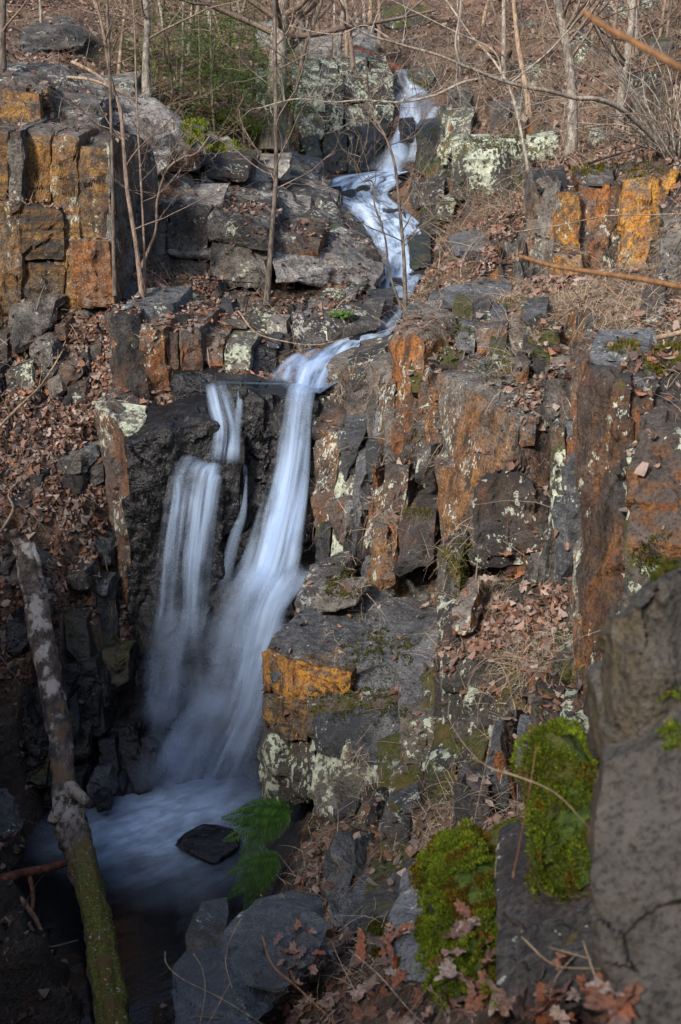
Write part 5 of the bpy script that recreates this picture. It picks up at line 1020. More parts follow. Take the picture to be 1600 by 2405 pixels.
for k, (u, v, yv) in enumerate(FAR):
    ln = rg3.normal() * 14
    t = tree('far_sapling', 'thin bare %s stem, %s from the left in the far slope thicket' % (['grey', 'tan', 'brown', 'pale'][k % 4], ORD(k + 1)), 'sapling', [(u, v, yv), (u + ln * .4, v * .5, yv), (u + ln, -10, yv + .2)], rg3.uniform(5, 13), ['bark', 'barktan', 'twig', 'barkmaple'][k % 4], 300 + k, G3, 7, 1.1, .1, 2, 2.5, .6, bsub=2)
# the shrub whose arching limbs cross the upper brook
sh = thing('arching_shrub', 'arching bare shrub whose long limb reaches over the upper brook', 'shrub', P(1580, 375, 13.2))
for nm, path, w0, w1 in [('main_limb', [(1585, 372, 13.2), (1510, 300, 12.9), (1458, 255, 12.7), (1402, 233, 12.5), (1351, 230, 12.4), (1290, 214, 12.3), (1224, 202, 12.2), (1152, 179, 12.1), (1086, 153, 12), (1024, 128, 11.9), (933, 102, 11.8), (846, 71, 11.7), (800, 0, 11.6)], 14, 4),
                         ('side_limb', [(1152, 179, 12.1), (1086, 194, 12.1), (1019, 224, 12.1), (938, 240, 12.1), (851, 235, 12.1), (780, 240, 12.1), (700, 232, 12.1), (620, 250, 12.1)], 7, 2.5),
                         ('side_limb', [(1080, 152, 12), (1070, 100, 12), (1078, 50, 12), (1085, -10, 12)], 6, 4), ('side_limb', [(1180, 185, 12.1), (1160, 120, 12.1), (1060, 70, 12.1), (960, 20, 12.1), (900, -10, 12.1)], 5, 2),
                         ('side_limb', [(1200, 195, 12.2), (1290, 120, 12.3), (1360, 40, 12.4), (1390, -10, 12.4)], 5, 2), ('side_limb', [(933, 102, 11.8), (860, 60, 11.8), (800, 80, 11.8), (740, 75, 11.8), (680, 60, 11.8)], 4, 2)]:
    pts = [P(*p) for p in path]; rad = np.linspace(w0, w1, len(pts)) * np.array([depth_of(p) for p in pts]) / FPX / 2; V, F, _ = tube(pts, rad, 8, .15, 3); mesh_from(nm, V, fix_deg(F), M['barkmaple'], sh)
acc = Acc(); rgs = np.random.default_rng(5)
for k in range(46):
    b0 = P(1585, 372, 13.2) + rgs.normal(size=3) * (.1, .1, .02); tx = P(rgs.uniform(1290, 1680), rgs.uniform(20, 330), rgs.uniform(12.3, 13.6)); md = (b0 + tx) / 2 + np.array([rgs.normal() * .06, 0, rgs.uniform(.02, .2)])
    V, F, _ = tube([b0, md, tx], [.008, .006, .003], 4, n=10, cap=False); acc.add(V, F)
for k in range(34):
    pa = catmull([P(1458, 255, 12.7), P(1290, 214, 12.3), P(1152, 179, 12.1), P(1024, 128, 11.9), P(846, 71, 11.7)], 60); d = rgs.normal(size=3); d /= np.linalg.norm(d); grow(acc, pa[rgs.integers(0, 60)], d, rgs.uniform(.2, .7), .005, 1, rgs, nsub=3, sides=3)
    pa = catmull([P(1086, 194, 12.1), P(938, 240, 12.1), P(780, 240, 12.1), P(620, 250, 12.1)], 60); d = rgs.normal(size=3); d /= np.linalg.norm(d); grow(acc, pa[rgs.integers(0, 60)], d, rgs.uniform(.2, .6), .004, 1, rgs, nsub=3, sides=3)
acc.build('twigs', 'barkmaple', sh)
# blurred twigs close to the lens
limb('near_twig', 'blurred orange twig reaching in from the right top edge', 'twig', [(1372, 28, 1.9), (1420, 62, 1.85), (1500, 105, 1.8), (1600, 160, 1.7), (1760, 240, 1.6)], 13, 20, 'twigor', 'near twigs', .08, 0, 1)
limb('near_twig', 'brown twig pointing left across the golden columns', 'twig', [(1222, 602, 3.4), (1300, 625, 3.3), (1400, 640, 3.2), (1500, 655, 3.1), (1620, 678, 3.0), (1800, 720, 2.9)], 9, 16, 'twigor', 'near twigs', .08, 0, 2)
limb('near_twig', 'thin pale bramble stem strung across the golden columns', 'twig', [(1210, 545, 8), (1320, 528, 8), (1420, 508, 8), (1520, 505, 8), (1640, 500, 8)], 3, 4, 'barktan', 'near twigs', .05, 0, 3, 6)
# fallen wood
def log_mat():
    b = NB('log_bark'); p = b.pos(); t = b.n('ShaderNodeAttribute', attribute_name='along').outputs['Fac']; n = b.noise(b.vec(p, (1, .35, 1)), 26, 5, .7); m = b.noise(p, 7, 4, .6); f = b.noise(p, 60, 3)
    geo = b.n('ShaderNodeNewGeometry'); sp = b.n('ShaderNodeSeparateXYZ'); b.l(geo.outputs['Normal'], sp.inputs[0])
    col = b.mix(b.sm(n, .35, .65), (.035, .027, .022), (.17, .135, .11))
    col = b.mix(b.math('MULTIPLY', b.sm(m, .5, .6), b.sm(t, .42, .30)), col, (.40, .35, .31))
    bare = b.math('MULTIPLY', b.sm(t, .16, .24), b.sm(t, .52, .44)); bc = b.mix(b.sm(b.noise(b.vec(p, (1, .3, 1)), 12, 4), .4, .6), (.035, .034, .038), (.14, .085, .05))
    col = b.mix(b.math('MULTIPLY', bare, b.sm(m, .62, .42)), col, bc)
    pale = b.math('MULTIPLY', b.sm(t, .47, .51), b.sm(t, .60, .54)); col = b.mix(b.math('MULTIPLY', pale, b.sm(n, .40, .55)), col, (.34, .29, .25))
    ms = b.math('MULTIPLY', b.sm(b.math('ADD', t, b.math('MULTIPLY', b.math('SUBTRACT', m, .5), .3)), .58, .68), b.sm(b.math('ADD', sp.outputs[2], b.math('MULTIPLY', b.math('SUBTRACT', m, .5), 1.2)), .10, .40))
    mc = b.mix(b.sm(f, .35, .65), (.045, .052, .008), (.15, .14, .020)); mc = b.mix(b.sm(m, .5, .62), mc, (.11, .07, .018)); col = b.mix(ms, col, mc)
    col = b.mix(b.math('MULTIPLY', b.math('MULTIPLY', ms, b.sm(b.noise(p, 34, 2), .66, .69)), .8), col, (.42, .40, .36))
    return b.done(b.bsdf(col, .8, .3, b.math('ADD', n, b.math('MULTIPLY', f, .4)), .9, .03))
M['log'] = log_mat()
lg = thing('fallen_log', 'leaning fallen log with mossy lower half crossing the dark pool', 'log', P(260, 2405, 6.75))
lp = [(58, 1285, 10.45), (85, 1420, 10.1), (115, 1580, 9.65), (140, 1720, 9.2), (150, 1830, 8.85), (165, 1930, 8.55), (210, 2080, 8.0), (240, 2230, 7.4), (265, 2400, 6.8), (290, 2560, 6.3)]
wd = [52, 58, 56, 54, 54, 74, 66, 74, 78, 80]
pts = [P(*p) for p in lp]; rad = [w_ * depth_of(p) / FPX / 2 for w_, p in zip(wd, pts)]
V, F, tt = tube(pts, rad, 44, .20, 5, n=240, ridge=.16); tt = np.r_[tt, 0, 1]
mesh_from('trunk', V, fix_deg(F), M['log'], lg, attrs={'along': tt})
for (path, w0, w1) in [([(165, 1850, 8.75), (185, 1868, 8.62), (205, 1885, 8.55)], 46, 26), ([(150, 1890, 8.65), (132, 1915, 8.5), (122, 1935, 8.45)], 50, 30), ([(60, 1300, 10.4), (40, 1270, 10.5), (30, 1245, 10.5)], 40, 24)]:
    q = [P(*p) for p in path]; rr_ = np.linspace(w0, w1, 3) * depth_of(q[0]) / FPX / 2; V, F, tt = tube(q, rr_ * .8, 14, .12, 8); mesh_from('branch_stub', V, fix_deg(F), M['log'], lg, attrs={'along': np.full(len(V), .56 if path[0][1] > 1500 else .05)})
GW2 = 'fallen wood'
limb('fallen_stick', 'wet red stick lying in the pool left of the log', 'stick', [(-40, 2078, 8.3), (60, 2050, 8.4), (110, 2040, 8.45), (200, 2012, 8.55)], 26, 18, 'wetwood', GW2, .1, 0, 4)
limb('fallen_stick', 'short orange-barked stick on the pool edge', 'stick', [(32, 2095, 8.05), (60, 2125, 7.95), (82, 2155, 7.85), (98, 2190, 7.7)], 16, 10, 'deadwood', GW2, .15, 0, 5)
limb('fallen_stick', 'dark upright stick behind the orange-barked one', 'stick', [(70, 2060, 8.25), (78, 2100, 8.1), (76, 2140, 7.95)], 12, 10, 'wetwood', GW2, .1, 0, 6)
limb('fallen_stick', 'thin dark twig over the pool left of the log', 'stick', [(85, 2225, 7.6), (130, 2222, 7.6), (185, 2207, 7.65)], 4, 2, 'twig', GW2, .1, 0, 7)
limb('dead_log', 'short red-brown log above the head of the cascade', 'log', [(835, 118, 28), (880, 135, 27.6), (920, 158, 27.2), (945, 168, 27)], 22, 26, 'wetwood', GW2, .15, 0, 8, 12)
limb('dead_log', 'dark hollow log among the leaves under the thicket', 'log', [(1120, 108, 27), (1160, 118, 26.8), (1195, 130, 26.6)], 16, 28, 'deadwood', GW2, .15, 0, 9, 12)
limb('surface_root', 'long pale root snaking over the upper left rock', 'root', [(20, 168, 17.4), (110, 178, 17.2), (200, 185, 17), (250, 200, 16.8), (300, 225, 16.8), (330, 245, 16.9)], 8, 5, 'barktan', GW2, .2, 0, 10)
limb('surface_root', 'tan root dipping toward the slim pale tree', 'root', [(170, 145, 19), (210, 165, 18.6), (240, 185, 18.2), (265, 215, 17.8)], 9, 6, 'barktan', GW2, .2, 0, 11)
limb('surface_root', 'grey tangled root lying on the strata', 'root', [(420, 385, 16.7), (450, 372, 16.8), (470, 358, 17), (490, 362, 17)], 8, 5, 'bark', GW2, .2, 3, 12)
limb('dead_branch', 'pale dead branch crossing the leafy left bank', 'branch', [(-30, 1030, 11.2), (40, 960, 11.5), (100, 900, 11.8), (150, 820, 12.2)], 9, 3, 'barktan', GW2, .1, 6, 13, 7, .4)
limb('dead_branch', 'bent pale branch at the lower left edge', 'branch', [(-20, 1280, 10.4), (30, 1200, 10.7), (20, 1160, 10.9), (50, 1120, 11.1)], 8, 3, 'barktan', GW2, .1, 5, 14, 7, .35)
limb('dead_branch', 'forked dead twig lying over the brook lip', 'branch', [(560, 730, 13), (600, 780, 12.7), (660, 800, 12.6), (740, 810, 12.6), (830, 790, 12.7)], 4, 2, 'barktan', GW2, .1, 6, 15, 6, .4)
limb('dead_branch', 'straight dead stick across the ledge stones', 'branch', [(1205, 950, 8.9), (1260, 900, 9.3), (1330, 860, 9.6)], 6, 4, 'barktan', GW2, .1, 3, 16, 6, .2)
limb('dead_branch', 'thick dead stick in the grass by the right edge', 'branch', [(1500, 800, 7.9), (1560, 790, 7.8), (1640, 770, 7.8)], 14, 12, 'barktan', GW2, .1, 0, 17)
limb('dead_branch', 'dark stick lying above the golden columns', 'branch', [(1380, 385, 13), (1440, 365, 13.2), (1510, 345, 13.4)], 7, 4, 'barkdk', GW2, .1, 3, 18, 6, .3)

# ------------------------------------------------------------------ leaf litter, dry grass, moss
SV = np.vstack(SOLID_V); SF = np.vstack(SOLID_F)
sol_id = np.repeat(np.arange(len(SOLID_M)), [n for _, n in SOLID_M])
LEAFD = {'ground': 1.0, 'wet': .0, 'wetmoss': .06, 'slab': .03, 'strata': .05, 'grey': .13, 'cliffl': .12, 'rust': .15, 'gold': .06, 'rustdk': .15, 'lichen': .08, 'lichenv': .14, 'fore': 0.0, 'mossy': .16, 'brown': .1, 'bould': .02, 'mossg': .0, 'ledge': 1.0}
sol_d = np.array([LEAFD[m] for m, _ in SOLID_M])[sol_id]
_c = np.cross(SV[SF[:, 1]] - SV[SF[:, 0]], SV[SF[:, 2]] - SV[SF[:, 0]]); T_A = np.linalg.norm(_c, axis=1) / 2; T_N = _c / np.maximum(2 * T_A, 1e-12)[:, None]; T_C = SV[SF].mean(1)
gsel = sol_id == len(SOLID_M) - 1; T_N[gsel] *= np.sign(T_N[gsel][:, 2:3])
bro2 = catmull(np.array([np.r_[P(*p[:3]), p[3] * depth_of(P(*p[:3])) / FPX / 2] for p in BROOK + [(930, 350, 23.3, 90)] + UPPER]), 120)
# nearest surface seen from the photographer's place, used to find where moss cushions sit
ZW, ZH = 267, 401; ZB = np.full((ZH, ZW), 1e9)
_u, _v = pix(SV[:, 0], np.maximum(SV[:, 1], .3), SV[:, 2]); _ok = (_u > 0) & (_u < 1600) & (_v > 0) & (_v < 2405) & (SV[:, 1] > .5)
np.minimum.at(ZB, ((_v[_ok] / 6).astype(int).clip(0, ZH - 1), (_u[_ok] / 6).astype(int).clip(0, ZW - 1)), SV[_ok, 1])
Z2 = ZB.copy()
for dv in (-1, 0, 1):
    for du in (-1, 0, 1): Z2 = np.minimum(Z2, np.roll(np.roll(ZB, dv, 0), du, 1))
ZB = np.where(ZB > 1e8, Z2, ZB)
def surf(u, v): return P(u, v, ZB[int(np.clip(v / 6, 0, ZH - 1)), int(np.clip(u / 6, 0, ZW - 1))])
def sample(sel, wgt, n, rg):
    ids = np.nonzero(sel)[0]; w_ = wgt[sel]; pr = np.cumsum(w_); ids = ids[np.searchsorted(pr, rg.random(n) * pr[-1])]
    a_, b_ = rg.random((2, n)); f = a_ + b_ > 1; a_[f], b_[f] = 1 - a_[f], 1 - b_[f]; q = SV[SF[ids]]
    return q[:, 0] + a_[:, None] * (q[:, 1] - q[:, 0]) + b_[:, None] * (q[:, 2] - q[:, 0]), T_N[ids]
def scatter(n, ylo, yhi, rg, dens, nmin=.6, frac=.38):
    """points spread over the upward faces of land and rocks; dens(points) thins them"""
    x, y, z = T_C.T; sel = (y > ylo) & (y < yhi) & (np.abs(x) < frac * y + .2) & (T_N[:, 2] > nmin) & (sol_d > 0) & (z > POOL_Z + .01)
    wg = np.zeros(len(T_C)); wg[sel] = T_A[sel] * sol_d[sel] * dens(T_C[sel]) * np.clip((T_N[sel, 2] - nmin) / .35, .1, 1)
    p, q = sample(sel, wg, n, rg)
    dd = np.concatenate([(np.hypot(p[s_:s_ + 20000, None, 0] - bro2[None, :, 0], p[s_:s_ + 20000, None, 1] - bro2[None, :, 1]) - bro2[None, :, 3]).min(1) for s_ in range(0, len(p), 20000)])
    k = dd > .03; return p[k], q[k]
PAL = np.array([(.24, .13, .09), (.31, .20, .155), (.16, .078, .055), (.38, .285, .24), (.25, .195, .17), (.11, .055, .038), (.28, .13, .075), (.33, .255, .215), (.18, .135, .115), (.09, .06, .045)])
def frames(N, rg, tilt):
    n = N + rg.normal(size=N.shape) * tilt; n /= np.linalg.norm(n, axis=1)[:, None]
    a = np.cross(n, rg.normal(size=N.shape)); a /= np.maximum(np.linalg.norm(a, axis=1), 1e-6)[:, None]; return a, np.cross(n, a), n
def leaf_field(name, pts, nrm, size, rg, pal, tilt=.35, parent=None, **kw):
    n = len(pts); a, b_, c_ = frames(nrm, rg, tilt); L = size * np.clip(np.exp(rg.normal(size=n) * .38), .4, 2.0); W = L * rg.uniform(.18, .48, n); cu = rg.uniform(-.1, .6, n) * L; fo = rg.uniform(-.3, .9, n) * W
    lift = rg.uniform(.004, .022, n)
    prof = [(-.5, 0, 0), (-.22, .85, 1), (.18, 1.0, 1), (.5, 0, 0), (.18, -1.0, 1), (-.22, -.85, 1)]
    V = np.empty((n, 6, 3))
    for k, (s, t, f) in enumerate(prof):
        V[:, k] = pts + c_ * (lift + cu * (s * 2) ** 2 + fo * f * .5)[:, None] + a * (s * L)[:, None] + b_ * (t * W * rg.uniform(.45, 1.25, n))[:, None] + (rg.normal(size=(n, 3)) * (L * .05)[:, None] if f else 0)
    i = np.arange(n)[:, None] * 6; F = np.vstack([np.c_[i, i + 1, i + 2, i + 3], np.c_[i, i + 3, i + 4, i + 5]])
    col = pal[rg.integers(len(pal), size=n)] * rg.uniform(.65, 1.2, n)[:, None]
    wetf = (pts[:, 2] < -4.2 + .3 * noise3(pts * 1.3)) & (pts[:, 0] < -.4); col[wetf] *= .5
    return mesh_from(name, V.reshape(-1, 3), F, M['leaf'], parent, smooth=False, attrs={'tint': np.repeat(col, 6, axis=0)}, origin=np.zeros(3) if parent is None else None)
rgl = np.random.default_rng(11)
lp1, ln1 = scatter(82000, 4.3, 16.5, rgl, lambda c_: np.clip(.30 + 1.5 * noise3(c_ * 1.1) + .5 * noise3(c_ * 3.1 + 8), .03, 1))
tag(leaf_field('leaf_litter', lp1, ln1, .043, rgl, PAL, .6), 'brown fallen leaves lying over the banks and ledges of the gorge', None, None, 'stuff')
xb, yb, zb_ = T_C.T; selb = gsel & (xb < -1.55) & (yb > 9.2) & (yb < 13.4) & (xb > -.34 * yb - .2) & (T_N[:, 2] > .18) & (zb_ > -5.3)
lpb, lnb = sample(selb, T_A * np.clip(.6 + noise3(T_C * 1.3 + 5) * selb, .1, 1) * np.clip((zb_ + 5.3) / 1.0, .15, 1), 16000, rgl)
tag(leaf_field('leaf_litter', lpb, lnb, .048, rgl, PAL, .55), 'red-brown leaf litter on the steep left bank', None, None, 'stuff')
lp2, ln2 = scatter(36000, 16.5, 38, rgl, lambda c_: np.clip(.5 + 1.2 * noise3(c_ * .7 + 3), .08, 1))
tag(leaf_field('leaf_litter', lp2, ln2, .075, rgl, PAL * .85, .5), 'fallen leaves covering the far slopes', None, None, 'stuff')
STR = np.array([(.42, .33, .23), (.36, .27, .18), (.50, .42, .32), (.30, .21, .14), (.40, .30, .22)])
def straw_field(name, pts, nrm, rg, lo, hi, wid, rise=.35, pal=STR, hang=.0, mat='straw', parent=None):
    n = len(pts); a, b_, c_ = frames(nrm, rg, .25); L = rg.uniform(lo, hi, n); up = rise * rg.uniform(0, 1, n) ** 1.5
    d = a * (1 - up)[:, None] + c_ * up[:, None]; d[:, 2] -= hang * rg.random(n); d /= np.linalg.norm(d, axis=1)[:, None]
    K = 4; V = np.empty((n, K, 2, 3)); side = rg.normal(size=(n, 3)) * .35
    for k in range(K):
        t = k / (K - 1); p = pts + c_ * (.006) + d * (L * t)[:, None] + side * (L * t * t * .5)[:, None]; p[:, 2] -= L * t * t * .28 * (.4 + up) ; w_ = wid * (1 - .75 * t)
        p += c_ * (.02 * math.sin(math.pi * t))
        V[:, k, 0] = p - b_ * w_[:, None] / 2 if np.ndim(w_) else p - b_ * w_ / 2; V[:, k, 1] = p + b_ * (w_ / 2)
    i = np.arange(n)[:, None] * 2 * K; F = np.vstack([np.c_[i + 2 * k, i + 2 * k + 1, i + 2 * k + 3, i + 2 * k + 2] for k in range(K - 1)])
    col = pal[rg.integers(len(pal), size=n)] * rg.uniform(.6, 1.15, n)[:, None]
    wetf = (pts[:, 2] < -4.6) & (pts[:, 0] < -.6); col[wetf] *= .35
    return mesh_from(name, V.reshape(-1, 3), F, M[mat], parent, smooth=True, attrs={'tint': np.repeat(col, 2 * K, axis=0)}, origin=np.zeros(3) if parent is None else None)
def clumped(n, ylo, yhi, rg, dens, per, spread, nmin=.5):
    p, q = scatter(n, ylo, yhi, rg, dens, nmin); m = np.repeat(np.arange(len(p)), per); o_ = rg.normal(size=(len(m), 3)) * spread; o_ -= q[m] * (o_ * q[m]).sum(1)[:, None]
    return p[m] + o_, q[m]
sp, sn = clumped(3200, 3.4, 12.5, rgl, lambda c_: np.where(c_[:, 0] / c_[:, 1] > -.03, 1.0, .12) * np.clip(.25 + 1.5 * noise3(c_ * 1.4 + 9), .0, 1), 12, .06)
tag(straw_field('dry_grass', sp, sn, rgl, .08, .26, .0038, .5, hang=.35), 'matted dry grass over the right bank and ledges', None, None, 'stuff')
sp, sn = clumped(3200, 12.5, 32, rgl, lambda c_: np.where(c_[:, 0] / c_[:, 1] > .03, 1.0, .15) * np.clip(.3 + 1.3 * noise3(c_ + 4), 0, 1), 8, .12)
tag(straw_field('dry_grass', sp, sn, rgl, .18, .5, .008, .7, pal=STR * .78), 'dry grass tufts on the upper right slope', None, None, 'stuff')
# twigs lying about
rt = np.random.default_rng(21); tp, tn = scatter(2400, 4, 24, rt, lambda c_: np.ones(len(c_)))
tag(straw_field('twig_litter', tp, tn, rt, .2, .6, .010, .3, pal=np.array([(.22, .16, .12), (.30, .24, .19), (.14, .09, .07)])), 'fallen twigs scattered over the slopes', None, None, 'stuff')

MOSSC = np.array([(.24, .34, .02), (.17, .27, .016), (.30, .36, .035), (.10, .16, .012), (.22, .20, .028)])
def moss_patch(parent, box, n, h, rg, seed=0, pal=MOSSC, thr=.0, nmin=.15, name='moss', cone=.5, from_front=False):
    """shoots growing on whatever surface lies under / behind the given pixel box (u0, v0, u1, v1)"""
    m0 = (T_C[:, 1] > .8) & (T_N[:, 2] > nmin); ids = np.nonzero(m0)[0]; cu, cv = pix(T_C[ids, 0], T_C[ids, 1], T_C[ids, 2])
    ok = (cu > box[0] - 4) & (cu < box[2] + 4) & (cv > box[1] - 4) & (cv < box[3] + 4); ids, cu, cv = ids[ok], cu[ok], cv[ok]
    zb = ZB[(cv / 6).astype(int).clip(0, ZH - 1), (cu / 6).astype(int).clip(0, ZW - 1)]; ids = ids[np.abs(T_C[ids, 1] - zb) < .12 + .012 * zb]
    if len(ids) < 3: return None
    sel = np.zeros(len(T_C), bool); sel[ids] = True
    pts, nr = sample(sel, T_A, n, rg); cu, cv = pix(*pts.T)
    e = ((cu - (box[0] + box[2]) / 2) / (box[2] - box[0]) * 2) ** 2 + ((cv - (box[1] + box[3]) / 2) / (box[3] - box[1]) * 2) ** 2
    k = (e < 1.0 + .7 * noise3(np.c_[cu * .02, cv * .02, np.full(len(cu), seed + .5)])) & (noise3(pts * 9 + seed) > thr - .15); pts, nr = pts[k], nr[k]
    if len(pts) < 5: return None
    pts, nr = np.array(pts), np.array(nr); n = len(pts)
    mound = (.6 + .8 * (noise3(pts * 22 / max(h / .012, 1)) + .5)).clip(.2, 1.6)
    K = 2; V, F, T, off = [], [], [], 0
    for k in range(K):
        d = nr + np.array([0, 0, .5]) + rg.normal(size=nr.shape) * cone; d /= np.linalg.norm(d, axis=1)[:, None]
        s = np.cross(d, rg.normal(size=nr.shape)); s /= np.linalg.norm(s, axis=1)[:, None]; L = (h * mound * rg.uniform(.6, 1.3, n))[:, None]; ww = h * .22
        b0 = pts - nr * .002 + rg.normal(size=nr.shape) * h * .3
        V.append(np.stack([b0 - s * ww, b0 + d * L * .6 + s * ww * 1.1, b0 + d * L, b0 + d * L * .55 - s * ww * 1.1], 1).reshape(-1, 3))
        F.append(np.arange(n * 4).reshape(n, 4) + off); off += n * 4
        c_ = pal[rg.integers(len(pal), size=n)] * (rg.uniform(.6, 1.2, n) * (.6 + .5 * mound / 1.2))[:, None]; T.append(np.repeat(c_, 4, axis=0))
    o = mesh_from(name, np.vstack(V), np.vstack(F), M['moss'], parent, attrs={'tint': np.vstack(T)})
    return o
rm_ = np.random.default_rng(31)
mid_ = np.array([m == 'mossg' for m, _ in SOLID_M])[sol_id]
sel = mid_ & (T_N[:, 1] < .5) & (T_N[:, 2] > -.35)
pts, nr = sample(sel, T_A * np.clip(.25 + T_N[:, 2] * .75 + .8 * np.where(mid_, 1, 0) * 0, .12, 1), 58000, rm_)
k = noise3(pts * 7 + 2) + .5 * noise3(pts * 19) + .5 * nr[:, 2] > -.12; pts, nr = pts[k], nr[k]
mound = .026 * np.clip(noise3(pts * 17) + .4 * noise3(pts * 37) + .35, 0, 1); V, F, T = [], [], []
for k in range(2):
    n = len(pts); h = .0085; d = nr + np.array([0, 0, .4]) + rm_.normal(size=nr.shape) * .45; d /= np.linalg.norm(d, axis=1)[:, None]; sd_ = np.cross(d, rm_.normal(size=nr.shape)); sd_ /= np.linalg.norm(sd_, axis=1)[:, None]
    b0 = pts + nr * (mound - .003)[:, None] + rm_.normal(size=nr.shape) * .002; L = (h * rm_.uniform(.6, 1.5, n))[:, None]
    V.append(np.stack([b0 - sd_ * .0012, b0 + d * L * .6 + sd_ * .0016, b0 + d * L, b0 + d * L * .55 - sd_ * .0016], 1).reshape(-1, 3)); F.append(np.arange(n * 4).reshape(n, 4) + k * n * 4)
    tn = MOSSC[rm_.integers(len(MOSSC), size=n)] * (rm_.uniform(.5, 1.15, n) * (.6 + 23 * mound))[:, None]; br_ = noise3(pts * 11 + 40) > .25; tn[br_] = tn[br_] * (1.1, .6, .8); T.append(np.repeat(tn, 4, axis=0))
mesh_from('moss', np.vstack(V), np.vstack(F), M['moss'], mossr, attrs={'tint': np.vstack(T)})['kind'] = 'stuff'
m_ = moss_patch(fore, (1540, 1610, 1640, 1760), 3500, .010, rm_, nmin=-.9)
if m_: m_['kind'] = 'stuff'
OLIVE = np.array([(.07, .085, .010), (.045, .06, .008), (.10, .10, .016), (.085, .065, .012)])
pal_y = np.array([(.13, .11, .015), (.09, .09, .012), (.15, .12, .02)])
for bx, n, h, pl, lb in [((855, 2160, 925, 2260), 1500, .014, OLIVE, 'olive moss on the blue-grey rock beside the litter'), ((800, 1480, 965, 1600), 2200, .02, OLIVE, 'dark moss on the grey-topped block'), ((720, 1600, 950, 1720), 2600, .02, OLIVE, 'broad moss sheet under the tan broken edge'),
                         ((765, 1340, 850, 1410), 1200, .022, OLIVE, 'olive moss cushion beside the thin loose plate'), ((945, 1190, 1020, 1225), 800, .02, pal_y, 'yellow moss on the brown blocks'), ((1040, 1270, 1110, 1390), 1300, .022, OLIVE, 'mossy edge of the leaf-filled ledge'),
                         ((1090, 1490, 1190, 1560), 1100, .02, OLIVE, 'moss tuft over the lichen-streaked low wall'), ((1290, 1550, 1370, 1620), 900, .018, OLIVE, 'dark moss on the stone by the right columns'), ((1490, 1255, 1600, 1360), 1300, .018, OLIVE, 'brown-green moss beside the right columns'),
                         ((1505, 810, 1640, 890), 1800, .02, pal_y, 'thick moss on top of the right columns'), ((1420, 800, 1500, 835), 700, .02, pal_y, 'thin moss strip behind the right columns'), ((1150, 690, 1230, 725), 700, .022, pal_y, 'golden moss on the flat ledge slab'),
                         ((1000, 740, 1120, 840), 1500, .02, OLIVE, 'moss between the broken ledge stones'), ((1120, 850, 1200, 910), 900, .02, OLIVE, 'dark moss in the hollow of the ledge stones'), ((1340, 380, 1420, 410), 700, .03, pal_y, 'yellow moss rim above the golden columns'), ((1430, 375, 1560, 420), 900, .03, OLIVE, 'moss carpet behind the golden columns'),
                         ((430, 262, 650, 365), 9000, .045, np.array([(.16, .22, .02), (.11, .16, .016), (.19, .20, .03)]), 'bright green moss carpet below the hemlocks'), ((1060, 320, 1260, 355), 1200, .03, OLIVE, 'moss cap of the white lichened boulder'), ((960, 195, 1035, 220), 500, .03, OLIVE, 'moss skirt of the pale-topped boulder'), ((1560, 780, 1640, 840), 500, .02, pal_y, 'moss shelf at the right edge')]:
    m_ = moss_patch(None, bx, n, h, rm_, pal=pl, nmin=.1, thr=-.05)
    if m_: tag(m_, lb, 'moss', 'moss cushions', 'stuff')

# ------------------------------------------------------------------ hemlocks, ferns, herbs
def needle_strip(acc_v, acc_c, p, d, n, rg, L, W, col):
    d = d / np.linalg.norm(d); s = np.cross(d, (0, 0, 1.0)); s /= max(np.linalg.norm(s), 1e-6)
    for k in range(n):
        t = k / n; sg = 1 if k % 2 else -1; q = p + d * t; dd = s * sg + d / np.linalg.norm(d) * .5 + rg.normal(size=3) * .2; dd /= np.linalg.norm(dd); w_ = np.cross(dd, (0, 0, 1.0)) * W
        acc_v += [q - w_ * .3, q + dd * L * .5 - w_, q + dd * L, q + dd * L * .5 + w_]; acc_c += [col * rg.uniform(.6, 1.25)] * 4
def hemlock(label, u, v, y, h, seed, nb=26, rad=1.0):
    rg = np.random.default_rng(seed + 600); f = P(u, v, y); t = thing('hemlock_sapling', label, 'conifer', f, 'young hemlocks'); tops = f + np.array([rg.normal() * .1, rg.normal() * .1, h])
    V, F, _ = tube([f - (0, 0, .1), (f + tops) / 2 + rg.normal(size=3) * .03, tops], [.022, .015, .005], 6); mesh_from('trunk', V, fix_deg(F), M['barkdk'], t)
    vv, cc = [], []; acc = Acc()
    for k in range(nb):
        z = rg.uniform(.12, 1.0); b0 = f + (tops - f) * z; a = rg.uniform(0, 2 * math.pi); L = rad * (1.15 - z) * rg.uniform(.6, 1.1); d = np.array([math.cos(a), math.sin(a), .12]); mid = b0 + d * L * .5; tip = b0 + d * L - (0, 0, .22 * L)
        V, F, _ = tube([b0, mid, tip], [.006, .004, .002], 3, n=7, cap=False); acc.add(V, F); pa = catmull([b0, mid, tip], 12); col = np.array([.11, .20, .035]) * rg.uniform(.7, 1.5)
        if rg.random() < .25: col = np.array([.16, .27, .045])
        for j in range(2, 12):
            dr = pa[j] - pa[j - 1]; sd_ = np.cross(dr, (0, 0, 1.0)); sd_ /= np.linalg.norm(sd_)
            for sg in (-1, 1):
                tw = (sd_ * sg + dr / np.linalg.norm(dr) * .7 - np.array([0, 0, .15])); tw *= L * .34 * (1.15 - j / 12) / np.linalg.norm(tw); needle_strip(vv, cc, pa[j], tw, 8, rg, .07, .012, col)
    acc.build('boughs', 'barkdk', t)['kind'] = 'stuff'
    V = np.array(vv); mesh_from('needles', V, np.arange(len(V)).reshape(-1, 4), M['needle'], t, attrs={'tint': np.array(cc)}, smooth=False)
